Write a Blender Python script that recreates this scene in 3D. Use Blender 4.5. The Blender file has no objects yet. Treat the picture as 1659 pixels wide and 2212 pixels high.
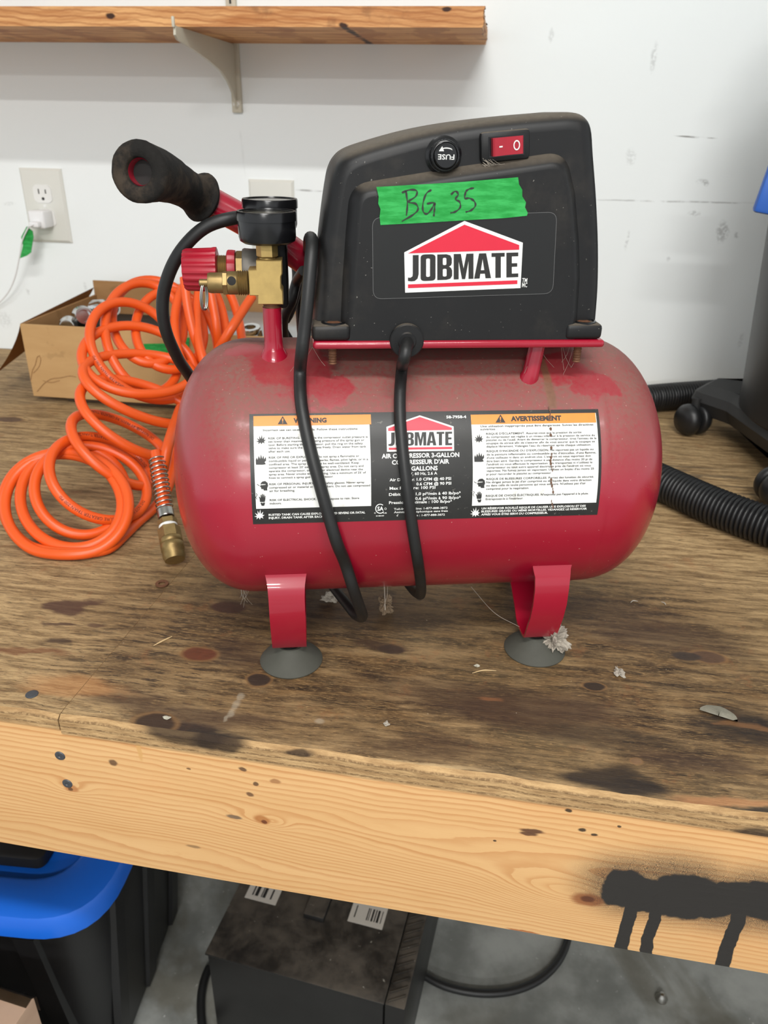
import bpy, bmesh, math, random
from mathutils import Vector, Matrix, noise as mnoise
random.seed(7)
R_ = math.radians
scene = bpy.context.scene
COL = scene.collection

# ------------------------------------------------------------------ camera
F_PX, CX, CY = 1660.0, 829.5, 1106.0
CAM = Vector((0.0, 0.0, 0.39))
PITCH, ROLL, YAW = R_(26.5), R_(1.1), R_(7.8)
fw = Vector((-math.sin(YAW)*math.cos(PITCH), math.cos(YAW)*math.cos(PITCH), -math.sin(PITCH)))
r0 = Vector((math.cos(YAW), math.sin(YAW), 0)); u0 = r0.cross(fw)
rt = math.cos(ROLL)*r0 + math.sin(ROLL)*u0
up = -math.sin(ROLL)*r0 + math.cos(ROLL)*u0
cam_d = bpy.data.cameras.new('camera'); cam = bpy.data.objects.new('camera', cam_d); COL.objects.link(cam)
cam.matrix_world = Matrix(((rt.x, up.x, -fw.x, CAM.x), (rt.y, up.y, -fw.y, CAM.y), (rt.z, up.z, -fw.z, CAM.z), (0, 0, 0, 1)))
cam_d.sensor_fit = 'VERTICAL'; cam_d.sensor_height = 24.0; cam_d.lens = F_PX/2212*24.0
cam_d.clip_start = 0.02; cam_d.clip_end = 60
cam_d.dof.use_dof = True; cam_d.dof.focus_distance = 0.56; cam_d.dof.aperture_fstop = 8.0
scene.camera = cam

# ------------------------------------------------------------------ light
vs = scene.view_settings
scene.display_settings.display_device = 'sRGB'
vs.view_transform = 'Standard'; vs.look = 'None'; vs.gamma = 1.0; vs.use_curve_mapping = False
vs.exposure = 0.1
world = bpy.data.worlds.new('garage_air'); scene.world = world; world.use_nodes = True
world.node_tree.nodes['Background'].inputs[0].default_value = (0.93, 0.97, 1.0, 1)
world.node_tree.nodes['Background'].inputs[1].default_value = 0.95
def tube_light(name, loc, power, length=1.2, width=0.09, col=(1.0, 0.985, 0.96)):
    d = bpy.data.lights.new(name, 'AREA'); d.shape = 'RECTANGLE'; d.size = length; d.size_y = width
    d.energy = power; d.color = col
    o = bpy.data.objects.new(name, d); COL.objects.link(o); o.location = loc
    return o
# three rows of ceiling tubes running parallel to the back wall
tube_light('ceiling_tube_light', (0.15, -0.53, 1.8), 34)
tube_light('ceiling_tube_light', (0.25, -2.4, 1.8), 80)
tube_light('ceiling_tube_light', (0.35, -5.2, 1.8), 145)

# ------------------------------------------------------------------ measuring helpers (pixel ray -> point on a real plane)
def ray(px, py): return fw + (px-CX)/F_PX*rt - (py-CY)/F_PX*up
def onz(px, py, z=0.0):
    d = ray(px, py); return CAM + d*((z-CAM.z)/d.z)
def ony(px, py, Y):
    d = ray(px, py); return CAM + d*((Y-CAM.y)/d.y)
def ondepth(px, py, dep): return CAM + ray(px, py)*dep
WALL_Y = 1.3455
def onw(px, py): return ony(px, py, WALL_Y)
# compressor frame
C_MID = Vector((-0.04193, 0.51772, 0.0)); C_ANG = R_(13.667)
c_ax = Vector((math.cos(C_ANG), math.sin(C_ANG), 0)); c_n = Vector((-math.sin(C_ANG), math.cos(C_ANG), 0))
def toloc(p): p = p-C_MID; return Vector((p.dot(c_ax), p.dot(c_n), p.z))
CAML = toloc(CAM)
def rayl(px, py): d = ray(px, py); return Vector((d.dot(c_ax), d.dot(c_n), d.z))
def PL(px, py, yl):
    v = rayl(px, py); return CAML + v*((yl-CAML.y)/v.y)
def PLxz(px, py, yl): p = PL(px, py, yl); return (p.x, p.z)
TY, TZ, TR = 0.07, 0.143, 0.1017
def tanksurf(px, py):
    v = rayl(px, py); oy, oz = CAML.y-TY, CAML.z-TZ
    a = v.y**2+v.z**2; b = oy*v.y+oz*v.z; c = oy*oy+oz*oz-TR**2
    t = (-b-math.sqrt(max(b*b-a*c, 0)))/a; p = CAML+v*t
    return p.x, math.atan2(p.z-TZ, -(p.y-TY))
def tankpt(x, th, dr=0.0): r = TR+dr; return Vector((x, TY-r*math.cos(th), TZ+r*math.sin(th)))

# ------------------------------------------------------------------ mesh helpers
def finish(name, bm, mats, parent=None, smooth=40, loc=None, rot=None):
    bmesh.ops.recalc_face_normals(bm, faces=bm.faces)
    me = bpy.data.meshes.new(name); bm.to_mesh(me); bm.free()
    return link(name, me, mats, parent, smooth, loc, rot)
def link(name, me, mats, parent=None, smooth=40, loc=None, rot=None):
    if not isinstance(mats, (list, tuple)): mats = [mats]
    for m in mats: me.materials.append(m)
    if smooth:
        me.polygons.foreach_set('use_smooth', [True]*len(me.polygons))
        me.set_sharp_from_angle(angle=R_(smooth))
    o = bpy.data.objects.new(name, me); COL.objects.link(o)
    if loc is not None: o.location = loc
    if rot is not None: o.rotation_euler = rot
    if parent is not None: o.parent = parent
    return o
def recenter(o, base):
    base = Vector(base); o.data.transform(Matrix.Translation(-base)); o.location = base; return o
def empty(name, loc, rotz=0):
    o = bpy.data.objects.new(name, None); COL.objects.link(o); o.location = loc; o.rotation_euler = (0, 0, rotz)
    o.empty_display_size = 0.05; return o
def tag(o, label, cat, group=None, kind=None):
    o['label'] = label; o['category'] = cat
    if group: o['group'] = group
    if kind: o['kind'] = kind
    return o
def struct(o, label=None, cat=None):
    o['kind'] = 'structure'
    if label: o['label'] = label
    if cat: o['category'] = cat
    return o
def box(bm, c, s, rot=None, bev=0.0, seg=2):
    M = Matrix.Translation(Vector(c))
    if rot is not None: M = M @ rot.to_4x4()
    M = M @ Matrix.Diagonal((s[0], s[1], s[2], 1))
    r = bmesh.ops.create_cube(bm, size=1.0, matrix=M)
    if bev > 0:
        es = list({e for v in r['verts'] for e in v.link_edges})
        bmesh.ops.bevel(bm, geom=es, offset=bev, segments=seg, profile=0.5, affect='EDGES')
def ring_loft(bm, rings, closed=True, cap0=True, cap1=True, mi=0):
    vr = [[bm.verts.new(p) for p in r] for r in rings]; n = len(rings[0]); fs = []
    for a, b in zip(vr[:-1], vr[1:]):
        for i in range(n if closed else n-1):
            j = (i+1) % n
            fs.append(bm.faces.new((a[i], a[j], b[j], b[i])))
    if cap0: fs.append(bm.faces.new(list(reversed(vr[0]))))
    if cap1: fs.append(bm.faces.new(vr[-1]))
    for f in fs: f.material_index = mi
    return vr
def frames(pts):
    n = len(pts); T = []
    for i in range(n):
        t = pts[min(i+1, n-1)]-pts[max(i-1, 0)]
        T.append(t.normalized() if t.length > 1e-9 else Vector((0, 0, 1)))
    ref = Vector((0, 0, 1)) if abs(T[0].z) < 0.9 else Vector((1, 0, 0))
    N = [(ref-T[0]*ref.dot(T[0])).normalized()]
    for i in range(1, n):
        v = N[-1]-T[i]*N[-1].dot(T[i]); N.append(v.normalized())
    return T, N, [t.cross(m) for t, m in zip(T, N)]
def sweep(bm, pts, rad, seg=12, cap=True, mi=0):
    pts = [Vector(p) for p in pts]; T, N, B = frames(pts); rings = []
    for i, p in enumerate(pts):
        r = rad(i) if callable(rad) else (rad[i] if isinstance(rad, (list, tuple)) else rad)
        rings.append([p+(N[i]*math.cos(2*math.pi*k/seg)+B[i]*math.sin(2*math.pi*k/seg))*r for k in range(seg)])
    ring_loft(bm, rings, True, cap, cap, mi)
def spline(ctrl, per=10):
    P = [Vector(p) for p in ctrl]; P = [P[0]*2-P[1]]+P+[P[-1]*2-P[-2]]; out = []
    for i in range(1, len(P)-2):
        a, b, c, d = P[i-1:i+3]
        for k in range(per):
            t = k/per
            out.append(0.5*((2*b)+(c-a)*t+(2*a-5*b+4*c-d)*t*t+(3*b-a-3*c+d)*t**3))
    out.append(P[-2]); return out
def resample(pts, step):
    L = [0.0]
    for a, b in zip(pts[:-1], pts[1:]): L.append(L[-1]+(b-a).length)
    n = max(2, int(L[-1]/step)); out = []; j = 0
    for k in range(n+1):
        s = L[-1]*k/n
        while j < len(L)-2 and L[j+1] < s: j += 1
        d = L[j+1]-L[j]; t = 0 if d < 1e-12 else (s-L[j])/d
        out.append(pts[j].lerp(pts[j+1], t))
    return out
def lathe(bm, prof, M=None, seg=32, mi=0, cap=True, rfun=None):
    """prof: (r, h) along local z of M"""
    M = M or Matrix.Identity(4); rings = []
    for r, hh in prof:
        rings.append([M @ Vector(((r*(rfun(k, r) if rfun else 1))*math.cos(2*math.pi*k/seg), (r*(rfun(k, r) if rfun else 1))*math.sin(2*math.pi*k/seg), hh)) for k in range(seg)])
    ring_loft(bm, rings, True, cap, cap, mi)
def axis_m(o, d, upv=(0, 0, 1)):
    z = Vector(d).normalized(); u = Vector(upv)
    if abs(z.dot(u)) > 0.98: u = Vector((1, 0, 0))
    x = u.cross(z).normalized(); y = z.cross(x); o = Vector(o)
    return Matrix(((x.x, y.x, z.x, o.x), (x.y, y.y, z.y, o.y), (x.z, y.z, z.z, o.z), (0, 0, 0, 1)))
def rpoly(pts, rad, seg=6):
    """rounded closed polygon; rad scalar or list"""
    n = len(pts); out = []
    for i in range(n):
        p = Vector(pts[i]); a = Vector(pts[i-1])-p; b = Vector(pts[(i+1) % n])-p
        r = rad[i] if isinstance(rad, (list, tuple)) else rad
        if r <= 1e-6: out.append(p.copy()); continue
        la, lb = a.length, b.length; a.normalize(); b.normalize()
        half = math.acos(max(-1, min(1, a.dot(b))))/2
        d = min(r/max(math.tan(half), 1e-4), la*0.49, lb*0.49)
        p0, p1 = p+a*d, p+b*d
        for k in range(seg+1):
            t = k/seg; out.append(p0*(1-t)**2+p*2*t*(1-t)+p1*t*t)
    return out
def inset2(poly, d, zmin=None):
    n = len(poly); out = []
    area = sum(poly[i].x*poly[(i+1) % n].y-poly[(i+1) % n].x*poly[i].y for i in range(n)); s = 1 if area > 0 else -1
    for i in range(n):
        a, b, c = poly[i-1], poly[i], poly[(i+1) % n]
        e1 = (b-a); e2 = (c-b)
        e1 = e1.normalized() if e1.length > 1e-9 else e2.normalized()
        e2 = e2.normalized() if e2.length > 1e-9 else e1
        nn = Vector((-(e1.y+e2.y), e1.x+e2.x))*s
        nn = nn.normalized() if nn.length > 1e-6 else Vector((0, 0))
        q = b+nn*d
        if zmin is not None: q.y = max(q.y, zmin) if b.y > zmin+1e-4 else b.y
        out.append(q)
    return out
def flat_poly(bm, pts, mi=0):
    vs_ = [bm.verts.new(p) for p in pts]; f = bm.faces.new(vs_); f.material_index = mi; return f
def slab(bm, poly, y0, y1, mi=0):
    """polygon in (x,z), thickness from y0 to y1"""
    ring_loft(bm, [[Vector((p[0], y0, p[1])) for p in poly], [Vector((p[0], y1, p[1])) for p in poly]], mi=mi)
def zslab(bm, poly, z0, z1, mi=0):
    ring_loft(bm, [[Vector((p[0], p[1], z0)) for p in poly], [Vector((p[0], p[1], z1)) for p in poly]], mi=mi)

# 2D curve / text -> (verts, faces)
def curve_mesh(cu):
    o = bpy.data.objects.new('tmp', cu); COL.objects.link(o)
    me = o.to_mesh(); V = [v.co.copy() for v in me.vertices]; Fc = [tuple(p.vertices) for p in me.polygons]
    o.to_mesh_clear(); bpy.data.objects.remove(o); bpy.data.curves.remove(cu); return V, Fc
def text_mesh(s, bold=0.0, res=2):
    cu = bpy.data.curves.new('t', 'FONT'); cu.body = s; cu.size = 1.0; cu.resolution_u = res; cu.offset = bold
    cu.align_x = 'LEFT'; return curve_mesh(cu)
def poly_mesh(polys):
    cu = bpy.data.curves.new('p', 'CURVE'); cu.dimensions = '2D'; cu.fill_mode = 'FRONT'
    for P in polys:
        sp = cu.splines.new('POLY'); sp.points.add(len(P)-1); sp.use_cyclic_u = True
        for q, p in zip(sp.points, P): q.co = (p[0], p[1], 0, 1)
    return curve_mesh(cu)
class Print:
    """gathers flat print into one mesh, mapped by fn(u, v) -> Vector"""
    def __init__(self, fn): self.fn = fn; self.v = []; self.f = []; self.m = []
    def add(self, V, Fc, fn=None, mi=0):
        o = len(self.v); fn = fn or self.fn
        self.v += [fn(p.x, p.y) for p in V]; self.f += [tuple(i+o for i in f) for f in Fc]; self.m += [mi]*len(Fc)
    def fit(self, s, u0, u1, v0, capv, bold=0.0, mi=0, capfrac=0.729):
        V, Fc = text_mesh(s, bold)
        if not V: return
        x0 = min(p.x for p in V); x1 = max(p.x for p in V); sx = (u1-u0)/(x1-x0); sy = capv/capfrac
        self.add([Vector((u0+(p.x-x0)*sx, v0+p.y*sy, 0)) for p in V], Fc, mi=mi)
    def poly(self, polys, mi=0, sub=0):
        V, Fc = poly_mesh(polys)
        if sub:
            b = bmesh.new(); vv = [b.verts.new(q) for q in V]
            for f in Fc: b.faces.new([vv[i] for i in f])
            bmesh.ops.triangulate(b, faces=b.faces); bmesh.ops.subdivide_edges(b, edges=b.edges, cuts=sub, use_grid_fill=True)
            b.verts.index_update(); V = [v.co.copy() for v in b.verts]; Fc = [tuple(v.index for v in f.verts) for f in b.faces]; b.free()
        self.add(V, Fc, mi=mi)
    def build(self, name, mats, parent):
        me = bpy.data.meshes.new(name); me.from_pydata(self.v, [], self.f); me.update()
        me.polygons.foreach_set('material_index', self.m)
        return link(name, me, mats, parent, smooth=0)

# ------------------------------------------------------------------ material helpers
def srgb(r, g, b):
    f = lambda c: (c/255/12.92) if c/255 <= 0.04045 else ((c/255+0.055)/1.055)**2.4
    return (f(r), f(g), f(b), 1)
class G:
    def __init__(self, name, rough=0.5, metal=0.0, spec=0.5, coat=0.0):
        self.m = bpy.data.materials.new(name); self.m.use_nodes = True; self.nt = self.m.node_tree
        self.b = self.nt.nodes['Principled BSDF']
        self.b.inputs['Roughness'].default_value = rough; self.b.inputs['Metallic'].default_value = metal
        self.b.inputs['Specular IOR Level'].default_value = spec; self.b.inputs['Coat Weight'].default_value = coat
    def n(self, t): return self.nt.nodes.new(t)
    def l(self, a, b): self.nt.links.new(a, b)
    def put(self, sock, v):
        if isinstance(v, bpy.types.NodeSocket): self.l(v, sock)
        else:
            if isinstance(v, tuple) and len(v) == 3 and sock.type == 'RGBA': v = v+(1,)
            sock.default_value = v
    def math(self, op, a, b=0.0, clamp=False):
        n = self.n('ShaderNodeMath'); n.operation = op; n.use_clamp = clamp; self.put(n.inputs[0], a); self.put(n.inputs[1], b); return n.outputs[0]
    def vm(self, op, a, b=(0, 0, 0)):
        n = self.n('ShaderNodeVectorMath'); n.operation = op; self.put(n.inputs[0], a); self.put(n.inputs[1], b)
        return n.outputs['Value'] if op in ('LENGTH', 'DOT_PRODUCT') else n.outputs[0]
    def mix(self, fac, a, b, mode='MIX'):
        n = self.n('ShaderNodeMix'); n.data_type = 'RGBA'; n.blend_type = mode
        self.put(n.inputs[0], fac); self.put(n.inputs[6], a); self.put(n.inputs[7], b); return n.outputs[2]
    def noise(self, vec, scale, detail=4, rough=0.55, dist=0.0, color=False):
        n = self.n('ShaderNodeTexNoise'); self.put(n.inputs['Vector'], vec); n.inputs['Scale'].default_value = scale
        n.inputs['Detail'].default_value = detail; n.inputs['Roughness'].default_value = rough; n.inputs['Distortion'].default_value = dist
        return n.outputs['Color' if color else 'Fac']
    def rng(self, v, a, b, c=0.0, d=1.0, smooth=True):
        n = self.n('ShaderNodeMapRange'); n.interpolation_type = 'SMOOTHSTEP' if smooth else 'LINEAR'
        for i, q in enumerate((v, a, b, c, d)): self.put(n.inputs[i], q)
        return n.outputs[0]
    def pos(self): return self.n('ShaderNodeNewGeometry').outputs['Position']
    def nor(self): return self.n('ShaderNodeNewGeometry').outputs['Normal']
    def obj(self): return self.n('ShaderNodeTexCoord').outputs['Object']
    def sep(self, v):
        n = self.n('ShaderNodeSeparateXYZ'); self.put(n.inputs[0], v); return n.outputs
    def comb(self, x, y, z):
        n = self.n('ShaderNodeCombineXYZ'); self.put(n.inputs[0], x); self.put(n.inputs[1], y); self.put(n.inputs[2], z); return n.outputs[0]
    def mul(self, v, s): return self.vm('MULTIPLY', v, s)
    def distort(self, v, src, scale, amp, detail=3):
        c = self.noise(src, scale, detail, color=True)
        return self.vm('ADD', v, self.vm('MULTIPLY', self.vm('SUBTRACT', c, (.5, .5, .5)), amp if isinstance(amp, tuple) else (amp,)*3))
    def ell(self, v, c, r, soft=0.3):
        """mask of an ellipse; r: inverse-free radii, 0 ignores an axis"""
        inv = tuple(0.0 if q == 0 else 1.0/q for q in r)
        d = self.vm('LENGTH', self.mul(self.vm('SUBTRACT', v, tuple(c)), inv))
        return self.rng(d, 1-soft, 1+soft, 1.0, 0.0)
    def color(self, v): self.put(self.b.inputs['Base Color'], v)
    def rough(self, v): self.put(self.b.inputs['Roughness'], v)
    def bump(self, hgt, strength=0.3, dist=0.001):
        n = self.n('ShaderNodeBump'); n.inputs['Strength'].default_value = strength; n.inputs['Distance'].default_value = dist
        self.put(n.inputs['Height'], hgt); self.l(n.outputs[0], self.b.inputs['Normal'])
_plain = {}
def plain(name, col, rough=0.5, metal=0.0, spec=0.5, var=0.12, scale=60, bump=0.0, coat=0.0):
    if name in _plain: return _plain[name]
    g = G(name, rough, metal, spec, coat); p = g.obj()
    nz = g.noise(p, scale, 4)
    dark = tuple(c*(1-var) for c in col[:3])+(1,); lite = tuple(min(1, c*(1+var)) for c in col[:3])+(1,)
    g.color(g.mix(nz, dark, lite))
    if bump: g.bump(g.noise(p, scale*4, 3), bump, 0.0005)
    _plain[name] = g.m; return g.m

# ================================================================== STRUCTURE
FLOOR_Z = -0.9
# --- back wall
g = G('painted_drywall', 0.55, spec=0.3); p = g.pos()
base = g.mix(g.noise(p, 2.5, 4), srgb(238, 243, 243), srgb(244, 248, 247))
pd = g.distort(p, p, 60, 0.010)
sm = g.rng(g.noise(g.mul(p, (1, 0, 1)), 24, 5, 0.7), 0.70, 0.80)
base = g.mix(g.math('MULTIPLY', sm, 0.10), base, srgb(150, 148, 142))
def wallmark(base, px, py, rx, rz, col, amt, soft=0.5):
    q = onw(px, py); m = g.ell(pd, q, (rx, 0, rz), soft); brk = g.rng(g.noise(p, 220, 3), 0.38, 0.55)
    return g.mix(g.math('MULTIPLY', g.math('MULTIPLY', m, brk), amt), base, col)
for (px, py, rx, rz, a) in ((1413, 125, .004, .016, .5), (1560, 500, .008, .014, .75), (1590, 508, .004, .004, .6), (1498, 462, .008, .003, .6),
                            (1515, 392, .006, .003, .5), (1524, 396, .004, .004, .8), (1362, 340, .006, .010, .35), (1355, 520, .002, .012, .5),
                            (1443, 560, .003, .003, .5), (1600, 735, .004, .010, .35), (185, 620, .003, .008, .35), (60, 425, .004, .003, .35),
                            (20, 440, .010, .003, .3), (60, 630, .003, .006, .4), (10, 690, .012, .014, .3), (1190, 75, .003, .008, .4), (705, 600, .02, .004, .2)):
    base = wallmark(base, px, py, rx, rz, srgb(128, 128, 126), a*.6)
def wallline(base, px, py, px2, py2, w, amt):
    a, b = onw(px, py), onw(px2, py2); c = (a+b)/2; d = b-a; ang = math.atan2(d.z, d.x)
    rot = g.n('ShaderNodeVectorRotate'); rot.rotation_type = 'Y_AXIS'; rot.inputs['Angle'].default_value = ang
    g.put(rot.inputs['Vector'], g.distort(p, p, 30, 0.003)); rot.inputs['Center'].default_value = c
    m = g.ell(rot.outputs[0], c, (d.length/2, 0, w), 0.3)
    return g.mix(g.math('MULTIPLY', g.math('MULTIPLY', m, g.rng(g.noise(p, 50, 3), .35, .6)), amt), base, srgb(120, 118, 114))
base = wallline(base, 1285, 432, 1645, 439, .0012, .5)
base = wallline(base, 630, 410, 700, 413, .0014, .6)
base = wallline(base, 1462, 294, 1542, 299, .0012, .9)
base = wallline(base, 515, 240, 530, 380, .002, .08)
g.color(base); g.bump(g.noise(p, 180, 4), 0.12, 0.001)
M_WALL = g.m
bm = bmesh.new(); box(bm, (-0.2, WALL_Y+0.05, 0.55), (7.0, 0.1, 2.9)); struct(recenter(finish('wall_back', bm, M_WALL, smooth=0), (-0.2, WALL_Y+0.05, FLOOR_Z)), 'white painted drywall behind the workbench', 'wall')
# --- floor
g = G('concrete_floor', 0.55, spec=0.35); p = g.pos()
c = g.mix(g.rng(g.noise(p, 6, 6, 0.6), .35, .65), srgb(112, 114, 110), srgb(158, 160, 156))
c = g.mix(g.math('MULTIPLY', g.rng(g.noise(p, 2.6, 5, 0.6, 0.5), .52, .62), 0.55), c, srgb(84, 78, 62))
c = g.mix(g.rng(g.noise(p, 90, 3), .68, .74, 0, .6), c, srgb(190, 190, 186))
g.color(c); g.bump(g.noise(p, 60, 5), 0.2, 0.002); M_FLOOR = g.m
bm = bmesh.new(); box(bm, (-0.2, -2.3, FLOOR_Z-0.05), (7.0, 7.4, 0.1)); struct(recenter(finish('floor', bm, M_FLOOR, smooth=0), (-0.2, -2.3, FLOOR_Z)), 'stained grey concrete floor', 'floor')
# --- white ceiling carrying the tube lights
bm = bmesh.new(); box(bm, (-0.2, -2.3, 1.95), (7.0, 7.4, 0.1)); struct(recenter(finish('ceiling', bm, plain('ceiling_paint', srgb(225, 226, 224), 0.8, var=.03), smooth=0), (-0.2, -2.3, 1.95)), 'white ceiling above the workbench', 'ceiling')

# ================================================================== WORKBENCH
FE = lambda X: 0.3925-0.030*(X+0.05)          # front edge line of the bench
BX0, BX1 = -1.30, 1.05
# weathered plywood top
g = G('weathered_plywood', 0.62, spec=0.35); p = g.pos()
gr = g.mul(p, (1.0, 12.0, 1.0))
pw = g.distort(p, g.mul(p, (1, 3, 1)), 9, (0.0, 0.012, 0.0))
gw = g.mul(pw, (1.0, 14.0, 1.0))
n1 = g.noise(g.mul(pw, (1, 9, 1)), 16, 8, 0.68); n2 = g.noise(g.mul(pw, (1, 11, 1)), 62, 6, 0.75); n3 = g.noise(p, 5.5, 5, 0.6); n4 = g.noise(g.mul(pw, (1, 5, 1)), 22, 6, 0.65)
tan = g.mix(g.rng(n1, .36, .62), srgb(122, 96, 64), srgb(188, 158, 114))
tan = g.mix(g.rng(n2, .50, .62, 0, .75), tan, srgb(92, 70, 46))
dark = g.mix(g.rng(n1, .38, .62), srgb(46, 33, 22), srgb(108, 82, 52))
dark = g.mix(g.rng(n2, .52, .62, 0, .8), dark, srgb(146, 116, 76))
dark = g.mix(g.rng(n4, .54, .68, 0, .8), dark, srgb(28, 21, 17))
pe = g.distort(p, g.mul(p, (1, 3, 1)), 14, (0.09, 0.035, 0), 5)
def bm_mask(px, py, rx, ry, soft=.35, src=None):
    q = onz(px, py); return g.ell(src or pe, q, (rx, ry, 0), soft)
def dk(c, px, py, rx, ry, col, amt, soft=.5, src=None):
    return g.mix(g.math('MULTIPLY', bm_mask(px, py, rx, ry, soft, src), amt), c, col)
grime_dark = g.math('MAXIMUM', bm_mask(880, 1450, .25, .10, .55), g.math('MAXIMUM', bm_mask(1350, 1520, .22, .10, .5), bm_mask(600, 1330, .16, .12, .6)))
grime_dark = g.math('MAXIMUM', grime_dark, bm_mask(1250, 1330, .16, .09, .6))  # bench also goes darker under both ends of the tank
grime_dark = g.math('MULTIPLY', grime_dark, g.rng(g.noise(gw, 5, 5, .6), .25, .5, .55, 1.0))
grime_dark = g.math('MAXIMUM', grime_dark, g.rng(g.noise(g.mul(pw, (1, 4, 1)), 8, 5, .6), .56, .70, 0, .45))
grime_dark = g.math('MULTIPLY', grime_dark, g.rng(g.noise(g.mul(pw, (1, 2.2, 1)), 17, 6, .65), .34, .56, .58, 1.0))
c = g.mix(grime_dark, tan, dark)
stk = g.math('MULTIPLY', bm_mask(330, 1420, .08, .07, .6), g.rng(g.noise(g.mul(pw, (1, 9, 1)), 34, 4, .6), .53, .60))
c = g.mix(g.math('MULTIPLY', stk, .85), c, srgb(46, 36, 28))
c = g.mix(g.math('MULTIPLY', g.rng(g.noise(p, 3.2, 3), .45, .65), .25), c, srgb(124, 110, 80))
n5 = g.noise(g.mul(pw, (1, 8, 1)), 150, 5, .7); n6 = g.noise(g.mul(g.distort(p, p, 40, .01), (1, 5, 1)), 75, 6, .75)
c = g.mix(g.rng(n5, .54, .66, 0, .65), c, srgb(184, 150, 102))
c = g.mix(g.rng(n6, .56, .66, 0, .7), c, srgb(48, 36, 26))
c = g.mix(g.math('MULTIPLY', g.rng(g.noise(p, 26, 5, .7), .58, .68), .35), c, srgb(140, 92, 56))
# black and brown stains and darker patches with their own outlines
BLK = srgb(34, 28, 25); BRN = srgb(60, 42, 33)
for a in ((1325, 1682, .028, .016, BLK, .9, .35), (1640, 1572, .035, .020, BLK, .8, .5), (1650, 1765, .030, .010, BLK, .9, .3), (390, 1575, .040, .010, BLK, .95, .3), (470, 1600, .03, .006, BLK, .9, .3),
          (1150, 1530, .07, .022, BRN, .75, .5), (520, 1410, .03, .018, BRN, .6, .6), (950, 1500, .05, .018, BRN, .5, .6), (920, 1610, .05, .012, BRN, .5, .6), (830, 1395, .025, .010, BRN, .7, .4),
          (700, 1310, .10, .03, BRN, .6, .6), (270, 1500, .025, .012, BRN, .5, .5), (430, 1545, .06, .010, BRN, .65, .5), (165, 1310, .020, .012, srgb(72, 46, 38), .85, .25),  # first entry: wide soft brown patch under the tank
          (127, 1352, .009, .004, srgb(66, 44, 36), .8, .3), (188, 1352, .010, .005, srgb(74, 50, 40), .7, .3), (117, 1388, .010, .006, BRN, .8, .4), (60, 1405, .035, .004, srgb(110, 66, 40), .7, .4),
          (1450, 1380, .06, .02, BRN, .5, .6), (1300, 1330, .07, .03, BRN, .5, .6), (1000, 1680, .05, .008, BRN, .6, .5), (150, 1000, .05, .006, srgb(96, 78, 58), .6, .5), (90, 1080, .03, .02, srgb(120, 100, 74), .5, .5),
          (1300, 1590, .05, .008, BLK, .5, .5), (640, 1640, .05, .006, BRN, .6, .5), (1480, 1640, .04, .01, BRN, .6, .5)):
    c = dk(c, *a)
c = dk(c, 170, 1480, .035, .010, srgb(176, 124, 76), .55, .5)
c = dk(c, 1600, 1560, .010, .004, srgb(160, 112, 70), .35, .5)
c = dk(c, 1560, 1720, .03, .004, srgb(176, 122, 80), .6, .5)
c = dk(c, 1230, 1715, .06, .004, srgb(190, 156, 110), .8, .4)
c = dk(c, 830, 1640, .06, .0035, srgb(206, 176, 130), .7, .4)
c = dk(c, 1050, 1500, .012, .004, srgb(150, 98, 62), .5, .5)
# knots with their rings
pk = g.distort(p, p, 40, 0.006)
for (px, py, rx, ry, col, ring) in ((430, 1413, .0145, .0085, srgb(92, 46, 30), 1), (559, 1468, .0095, .0075, srgb(40, 32, 30), 1), (335, 1560, .016, .009, srgb(48, 34, 26), 1), (495, 1311, .016, .009, srgb(66, 40, 32), 0),
                                    (1530, 1420, .014, .008, srgb(84, 62, 48), 1), (1483, 1418, .012, .006, srgb(58, 48, 42), 0), (1283, 1482, .009, .005, srgb(42, 34, 30), 1), (845, 1402, .011, .006, srgb(60, 45, 36), 0), (1375, 1644, .004, .003, srgb(120, 92, 66), 1), (20, 905, .02, .010, srgb(96, 74, 58), 1)):
    q = onz(px, py)
    if ring:
        d = g.vm('LENGTH', g.mul(g.vm('SUBTRACT', pk, tuple(q)), (1/rx, 1/ry, 0)))
        rings = g.math('SINE', g.math('MULTIPLY', g.math('ADD', d, g.math('MULTIPLY', n1, .9)), 13.0))
        m = g.math('MULTIPLY', g.rng(rings, .1, .9), g.rng(d, 1.0, 2.3, .42, 0))
        c = g.mix(m, c, srgb(70, 50, 34))
        c = g.mix(g.rng(d, 1.0, 1.35, .55, 0), c, srgb(150, 112, 70))
    c = g.mix(g.math('MULTIPLY', g.ell(pk, q, (rx, ry, 0), .18), .92), c, g.mix(g.noise(p, 160, 4), tuple(x*.6 for x in col[:3])+(1,), tuple(min(1, x*1.35) for x in col[:3])+(1,)))
# printed grading stamp on the sheet behind the compressor
ink = srgb(74, 62, 50)
for a in ((1480, 1008, .060, .0022), (1470, 1016, .012, .0035), (1500, 1028, .010, .007), (1560, 1030, .030, .004), (1480, 1050, .035, .002), (1500, 1060, .02, .002), (1600, 1052, .03, .0022), (1640, 1070, .08, .0022)):
    c = dk(c, *a, ink, .6, .25, pk)
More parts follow.
